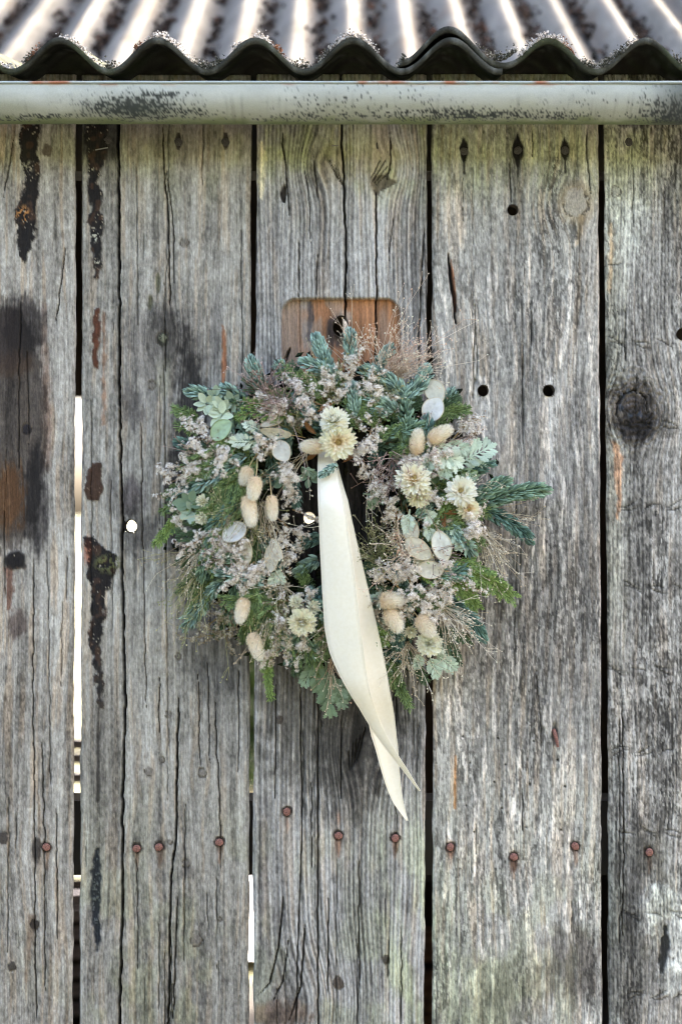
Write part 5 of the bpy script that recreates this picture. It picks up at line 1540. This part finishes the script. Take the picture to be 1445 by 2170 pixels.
# --- pale statice clouds
for b, t, sk, ln, fl, sz, tone, fan in [
    ((735, 840, 96), (748, 772, 88), 11, 32, 26, 4.8, 2, .8), ((720, 850, 104), (700, 800, 100), 9, 30, 24, 4.6, 2, .8), ((690, 862, 106), (640, 842, 104), 9, 34, 26, 4.4, 0, .8),
    ((660, 850, 96), (626, 820, 90), 8, 32, 24, 4.2, 0, .8), ((770, 850, 104), (790, 800, 96), 8, 34, 20, 4.6, 2, .7), ((700, 880, 108), (662, 880, 116), 7, 28, 22, 4.6, 2, .7),
    ((590, 890, 106), (552, 856, 104), 9, 32, 26, 4.2, 0, .8), ((620, 900, 110), (600, 872, 112), 7, 26, 22, 4.2, 0, .8),
    ((470, 940, 92), (412, 910, 76), 10, 34, 28, 4.6, 0, .8), ((476, 960, 100), (420, 960, 84), 10, 34, 28, 4.6, 0, .8), ((480, 980, 104), (392, 988, 74), 11, 36, 28, 4.6, 0, .7),
    ((500, 950, 106), (470, 990, 108), 9, 32, 24, 4.6, 0, .8), ((430, 1000, 72), (346, 1012, 60), 8, 30, 24, 4.4, 0, .5), ((420, 1020, 72), (370, 1042, 66), 7, 26, 20, 4.4, 0, .6),
    ((540, 970, 112), (560, 940, 116), 8, 30, 24, 4.4, 0, .8), ((590, 980, 112), (610, 1010, 112), 8, 30, 24, 4.8, 2, .8), ((600, 1000, 104), (622, 1044, 98), 8, 30, 22, 4.6, 0, .7),
    ((480, 1110, 106), (394, 1162, 78), 9, 30, 26, 4.6, 0, .6), ((490, 1130, 110), (452, 1180, 100), 10, 32, 28, 4.6, 0, .8), ((520, 1140, 112), (500, 1190, 106), 10, 32, 26, 4.4, 0, .8),
    ((540, 1190, 110), (498, 1226, 104), 9, 30, 26, 4.6, 2, .6), ((560, 1180, 112), (540, 1220, 108), 10, 34, 26, 4.6, 0, .8), ((590, 1100, 104), (640, 1140, 84), 9, 30, 24, 4.4, 0, .7),
    ((600, 1130, 104), (610, 1180, 100), 9, 32, 24, 4.4, 0, .8), ((400, 1080, 74), (374, 1098, 66), 7, 26, 20, 4.4, 0, .7), ((620, 1080, 80), (668, 1098, 74), 5, 22, 10, 4.6, 0, .35),
    ((520, 1260, 74), (440, 1326, 58), 12, 36, 24, 4.0, 1, .7), ((530, 1280, 70), (480, 1352, 54), 11, 34, 22, 4.0, 1, .7), ((490, 1340, 52), (404, 1352, 46), 7, 26, 18, 4.0, 1, .5),
    ((612, 1290, 98), (600, 1330, 92), 8, 30, 22, 4.2, 0, .8), ((640, 1340, 88), (570, 1392, 64), 11, 32, 26, 4.4, 0, .6), ((660, 1330, 84), (630, 1390, 66), 9, 32, 24, 4.2, 0, .7), ((664, 1250, 96), (650, 1280, 96), 7, 26, 18, 4.2, 0, .8),
    ((850, 1250, 108), (812, 1218, 104), 10, 32, 26, 4.8, 2, .7), ((870, 1240, 112), (860, 1204, 112), 9, 32, 26, 4.8, 2, .7), ((880, 1270, 112), (930, 1262, 104), 11, 34, 28, 4.8, 2, .7),
    ((880, 1290, 108), (920, 1304, 100), 9, 32, 24, 4.8, 2, .7), ((850, 1290, 108), (870, 1262, 114), 9, 30, 24, 4.8, 2, .8), ((840, 1310, 100), (816, 1352, 88), 6, 26, 16, 4.4, 2, .6),
    ((970, 1130, 104), (1010, 1096, 92), 10, 28, 26, 4.6, 0, .7), ((990, 1130, 98), (1000, 1130, 100), 10, 26, 26, 4.6, 0, .9), ((900, 950, 108), (920, 966, 110), 9, 30, 24, 4.6, 0, .8),
    ((960, 930, 78), (996, 886, 62), 8, 26, 16, 4.8, 2, .6), ((970, 940, 78), (1010, 920, 66), 7, 26, 18, 4.6, 0, .6), ((850, 960, 110), (880, 975, 112), 10, 30, 26, 4.2, 0, .8),
    ((830, 1010, 104), (812, 1040, 98), 9, 30, 24, 4.4, 0, .8), ((840, 1050, 104), (822, 1080, 96), 9, 28, 24, 4.4, 0, .8), ((900, 1050, 104), (918, 1060, 108), 8, 26, 24, 4.2, 0, .9),
    ((740, 950, 106), (760, 960, 112), 9, 32, 22, 4.2, 0, .8), ((790, 900, 106), (780, 930, 112), 9, 32, 22, 4.2, 0, .8), ((930, 1200, 104), (948, 1190, 110), 6, 24, 18, 4.6, 2, .8),
    ((960, 1200, 92), (1000, 1240, 80), 6, 26, 18, 4.4, 0, .7), ((770, 975, 100), (776, 1005, 90), 5, 24, 16, 4.2, 0, .6), ((800, 860, 100), (800, 830, 96), 6, 30, 14, 4.4, 2, .6)]:
    statice((b[0], b[1], b[2]), (t[0], t[1], t[2] + 14), sk, ln, fl, sz, tone, fan, (0, -8, 0))

# --- felted leaves
for b, t, lob, wd, tn in [
    ((902, 938, 116), (968, 982, 122), 5, .46, 2), ((920, 950, 116), (898, 1002, 122), 5, .46, 0), ((930, 948, 116), (946, 1006, 124), 5, .46, 0), ((936, 944, 112), (986, 952, 112), 4, .44, 0),
    ((960, 992, 96), (1040, 946, 72), 5, .38, 0), ((966, 996, 96), (1008, 1012, 86), 5, .42, 1), ((1000, 1024, 84), (966, 1016, 92), 4, .42, 2),
    ((548, 940, 116), (494, 936, 122), 5, .44, 2), ((556, 916, 112), (520, 900, 120), 4, .44, 2), ((552, 912, 112), (540, 948, 120), 4, .4, 0),
    ((868, 1080, 108), (862, 1128, 118), 5, .44, 2), ((888, 1078, 108), (924, 1106, 118), 6, .40, 2), ((900, 1100, 106), (914, 1142, 114), 5, .42, 2), ((960, 1106, 108), (976, 1162, 112), 5, .40, 0), ((948, 1110, 108), (944, 1160, 112), 4, .4, 0),
    ((908, 1386, 76), (924, 1432, 80), 5, .46, 0), ((896, 1380, 76), (880, 1414, 80), 4, .46, 0), ((916, 1384, 76), (962, 1416, 74), 5, .42, 0), ((912, 1376, 80), (938, 1380, 84), 4, .5, 2),
    ((810, 1246, 98), (788, 1290, 100), 5, .44, 0), ((800, 1300, 96), (808, 1336, 96), 4, .44, 1), ((596, 1206, 108), (574, 1236, 116), 5, .42, 2), ((580, 1204, 108), (600, 1234, 116), 4, .40, 2),
    ((690, 1440, 46), (744, 1476, 40), 5, .36, 3), ((676, 1400, 56), (642, 1450, 50), 5, .38, 1), ((812, 1390, 66), (820, 1440, 60), 5, .4, 1), ((668, 1388, 62), (676, 1462, 52), 6, .36, 3), ((690, 1400, 60), (700, 1516, 44), 7, .30, 3), ((700, 1420, 56), (728, 1500, 44), 6, .30, 1), ((672, 1372, 66), (654, 1420, 56), 5, .4, 3), ((706, 1440, 52), (688, 1500, 44), 5, .32, 3),
    ((420, 1164, 86), (404, 1150, 90), 4, .5, 1), ((640, 990, 100), (668, 1010, 98), 4, .4, 1), ((770, 1046, 84), (812, 1060, 88), 4, .44, 1), ((800, 1040, 86), (786, 1076, 88), 4, .44, 3), ((990, 990, 84), (1000, 966, 84), 4, .44, 0)]:
    leaf(b, t, (0, -8, 4), lob, wd, tn)
for (u, v, d, n, ln, tn) in [(440, 856, 88, 9, 25, 2), (470, 866, 92, 9, 25, 2), (494, 852, 84, 8, 24, 0), (456, 840, 82, 6, 22, 0), (402, 1066, 92, 7, 30, 1), (410, 1082, 92, 6, 28, 0), (640, 868, 90, 5, 24, 3), (470, 880, 98, 5, 30, 2),
                             (830, 1290, 92, 5, 26, 1), (600, 1020, 100, 6, 24, 1), (970, 1050, 92, 5, 30, 3), (930, 1000, 100, 5, 30, 3), (494, 1100, 108, 4, 24, 1), (655, 1012, 90, 5, 22, 1)]:
    sage(u, v, d, n, ln, tn)

# --- fine grasses
grass((800, 812, 70), (.28, -.25, 1), 34, 130, .34, .5, 1, rad=.5)
grass((846, 800, 66), (.62, -.2, .75), 44, 105, .42, .8, 1, rad=.48)
grass((836, 790, 62), (.5, -.2, .7), 36, 64, .55, 1.1, 1, rad=.55)
grass((742, 770, 66), (-.1, -.2, 1), 14, 80, .35, .5, 0)
grass((468, 1140, 76), (-1, -.2, -.45), 30, 112, .32, .55, 0, droop=.35)
grass((450, 1170, 72), (-.75, -.2, -.8), 40, 120, .30, .5, 2, droop=.25)
grass((430, 1190, 66), (-.3, -.2, -1), 28, 110, .3, .5, 2, droop=.1)
grass((1000, 1120, 76), (.85, -.2, -.6), 26, 92, .32, .6, 0, droop=.35)
grass((1020, 1140, 66), (.6, -.2, -.85), 22, 86, .3, .5, 0, droop=.2)
grass((1040, 1080, 60), (1, -.1, -.15), 10, 110, .2, .5, 0)
grass((560, 1070, 96), (.2, -.3, -1), 36, 110, .38, .5, 0)
grass((540, 1060, 96), (-.4, -.3, -.8), 36, 100, .42, .5, 2)
grass((590, 1230, 84), (.2, -.2, -1), 36, 120, .35, .4, 2)
grass((600, 870, 112), (-.3, -.6, .3), 60, 80, .7, .8, 3)
grass((560, 830, 92), (-.2, -.4, .8), 34, 70, .7, .6, 3)
grass((830, 970, 110), (0, -.4, -.6), 30, 100, .55, .6, 3, rad=.7)
grass((790, 1000, 90), (.3, -.2, -1), 10, 90, .4, .4, 0)
grass((850, 1120, 76), (-.5, -.3, -.1), 18, 70, .55, .6, 0)
grass((800, 1190, 76), (-.1, -.4, .5), 70, 80, .7, .6, 2)
grass((650, 960, 92), (-.5, -.3, -.9), 12, 110, .35, .3, 0)
grass((610, 1240, 96), (-.5, -.3, .2), 36, 70, .6, .6, 0)
grass((860, 1180, 110), (-.3, -.5, .3), 50, 70, .8, .7, 1)
grass((930, 1280, 100), (.6, -.4, -.9), 36, 100, .35, .4, 0, droop=.1)
grass((860, 1360, 82), (-.1, -.4, -.7), 34, 90, .6, .5, 0)
grass((700, 1400, 60), (-.1, 0, -1), 14, 90, .3, .4, 1)

# --- papery seed pods
for (u, v, w, h, ang, d, tl, tint) in [
    (578, 892, 30, 46, 205, 124, (25, 35), (198, 182, 146)), (586, 918, 26, 56, 172, 130, (10, -40), (222, 214, 184)), (597, 955, 38, 40, 300, 130, (8, 10), (232, 230, 220)),
    (921, 828, 40, 46, 300, 96, (12, 15), (226, 226, 208)), (917, 868, 44, 48, 60, 106, (5, -12), (232, 236, 238)), (900, 896, 26, 50, 262, 104, (20, 40), (206, 196, 178)),
    (497, 1127, 42, 48, 215, 126, (8, 15), (232, 234, 234)), (519, 1165, 40, 50, 285, 120, (15, 30), (214, 204, 166)), (578, 1178, 34, 58, 262, 124, (10, 25), (222, 208, 172)), (586, 1162, 22, 44, 300, 132, (20, 35), (234, 222, 192)),
    (871, 1124, 34, 52, 280, 120, (15, 20), (206, 192, 152)), (885, 1162, 38, 56, 322, 132, (8, 12), (224, 216, 184)), (935, 1157, 40, 58, 284, 130, (5, -8), (228, 226, 204)), (911, 1208, 36, 50, 176, 132, (10, 8), (220, 210, 178)),
    (896, 1180, 40, 40, 340, 122, (12, 15), (206, 196, 156)), (468, 912, 40, 48, 40, 118, (15, -20), (182, 206, 166))]:
    pod(u, v, w, h, ang, d, tl, tint)

# --- bunny tails
for (u, v, ln, wd, ang, d, stem) in [
    (662, 946, 50, 27, 180, 138, (720, 950, 100)), (521, 1008, 38, 25, 250, 134, (540, 968, 110)), (539, 1034, 48, 27, 262, 160, (545, 968, 112)), (529, 1082, 66, 29, 280, 150, (535, 1010, 112)),
    (577, 1076, 54, 22, 275, 148, (572, 1010, 110)), (884, 937, 52, 28, 85, 134, (876, 990, 100)), (932, 920, 54, 28, 28, 136, (880, 965, 104)), (513, 1293, 54, 26, 258, 132, (524, 1226, 96)),
    (542, 1369, 60, 27, 290, 120, (532, 1230, 92)), (828, 1272, 46, 32, 5, 138, (790, 1272, 100)), (834, 1314, 52, 32, 300, 138, (812, 1270, 100)), (901, 1326, 50, 31, 310, 132, (872, 1290, 100))]:
    bunny(u, v, ln, wd, ang, d, stem)

# --- straw flowers
for args in [
    (708, 896, 30, 146, (-.1, -1, .55), 'double', (240, 232, 204), (222, 196, 120)), (716, 936, 34, 140, (.1, -1, -.15), 'open', (236, 222, 168), (206, 156, 60)),
    (875, 1018, 34, 138, (0, -1, .5), 'open', (240, 230, 196), (214, 166, 78)), (886, 1046, 27, 126, (.3, -1, -.5), 'double', (236, 218, 158), (214, 176, 96)),
    (977, 1042, 29, 132, (-.15, -1, .2), 'open', (244, 240, 226), (220, 206, 176)), (990, 1078, 22, 118, (.3, -1, -.2), 'open', (234, 214, 168), (190, 132, 66)),
    (641, 1316, 29, 132, (0, -1, -.25), 'double', (238, 220, 168), (224, 184, 108)), (629, 1278, 18, 116, (-.2, -1, .5), 'bud', (238, 222, 176), (226, 190, 116)), (661, 1289, 19, 118, (.5, -1, .3), 'bud', (242, 226, 182), (226, 190, 116)),
    (909, 1364, 27, 112, (.1, -1, .2), 'double', (238, 230, 188), (214, 196, 130)), (868, 1336, 18, 108, (.2, -1, -.4), 'bud', (228, 214, 160), (206, 176, 100)), (846, 1348, 15, 104, (0, -1, -.6), 'bud', (226, 208, 140), (206, 176, 90)),
    (432, 1063, 17, 112, (-.3, -1, .3), 'bud', (236, 222, 172), (214, 180, 104)), (430, 1096, 18, 112, (-.4, -1, -.3), 'bud', (238, 226, 186), (210, 176, 100)), (472, 1092, 17, 112, (.2, -1, .2), 'bud', (226, 206, 150), (206, 170, 92))]:
    straw(args[0], args[1], args[2], args[3], *args[4:])
for k in range(10):                                               # dry brown leaves tucked between the sprigs
    u, v = [(682, 975), (660, 965), (744, 968), (842, 1010), (850, 1100), (962, 1086), (940, 1098), (690, 862), (655, 905), (836, 1090)][k]
    pod(u, v, 12, 30, rng.uniform(0, 360), ringd(u, v) + 6, (20, 40), (156, 110, 66), .4, .3).name = 'dry_leaf'

# ------------------------------------------------------------------ the ribbon
RLOC = A(692, 975, 110) * S + np.array([0, 0, ZC])
RIB = empty('ribbon', tuple(RLOC)); tag(RIB, 'long cream ribbon with two tails hanging from the top of the wreath', 'ribbon')


def tail(rows, bow, name='ribbon_tail'):
    """rows: (v, left u, left d, right u, right d)"""
    a = np.array(rows, float)
    vs = np.concatenate([np.linspace(a[i, 0], a[i + 1, 0], 7)[:-1] for i in range(len(a) - 1)] + [a[-1:, 0]])

    def smooth(col):
        y = np.interp(vs, a[:, 0], a[:, col])
        for _ in range(14): y[1:-1] = y[1:-1] * .5 + (y[:-2] + y[2:]) * .25
        return y
    vl, ul, dl, ur, dr = vs, smooth(1), smooth(2), smooth(3), smooth(4)
    fw = 26 * sstep(1000, 1080, vs) * sstep(1560, 1440, vs); dl = dl + fw; dr = dr + fw
    m = 9; f = np.linspace(0, 1, m)
    V = np.zeros((len(vs), m, 3))
    for i in range(len(vs)):
        for j in range(m):
            d = dl[i] + (dr[i] - dl[i]) * f[j] + bow * math.sin(math.pi * f[j]) * min(1, (ur[i] - ul[i]) / 50) + 1.2 * math.sin(i * .11 + f[j] * 3)
            V[i, j] = A(ul[i] + (ur[i] - ul[i]) * f[j], vl[i], d)
    i = np.arange(len(vs) * m).reshape(len(vs), m)
    q = np.stack([i[:-1, :-1], i[1:, :-1], i[1:, 1:], i[:-1, 1:]], -1).reshape(-1, 4)
    g = Geo(); g.add(V.reshape(-1, 3), None, q)
    o = g.build(name, M_RIBBON, RIB, RLOC, S, True, (0, 0, ZC))
    md = o.modifiers.new('thickness', 'SOLIDIFY'); md.thickness = 0.0007
    h = Geo()                                                     # woven selvedge
    for c in (0, m - 1): h.tubes(V[:, c][None], .85, (1, 1, 1), 5)
    h.build('selvedge', M_RIBBON, o, RLOC, S, True, (0, 0, ZC))
    return o


tail([(952, 676, 70, 700, 74), (985, 673, 128, 711, 132), (1050, 674, 140, 725, 150), (1100, 676, 142, 733, 158), (1200, 680, 140, 748, 164), (1330, 688, 134, 764, 162), (1380, 697, 136, 770, 158), (1420, 714, 140, 775, 152),
      (1460, 735, 140, 781, 148), (1500, 760, 138, 792, 144), (1550, 791, 130, 813, 140), (1590, 820, 122, 836, 132), (1630, 851, 112, 862, 120), (1676, 888, 100, 890, 104)], 5)
tail([(952, 684, 66, 700, 66), (985, 690, 118, 714, 112), (1060, 704, 128, 735, 116), (1190, 722, 130, 765, 112), (1330, 742, 126, 800, 100), (1470, 768, 116, 829, 92), (1560, 788, 104, 841, 88), (1610, 803, 98, 844, 84),
      (1650, 812, 92, 847, 82), (1700, 831, 86, 853, 80), (1739, 861, 80, 864, 78)], -4)
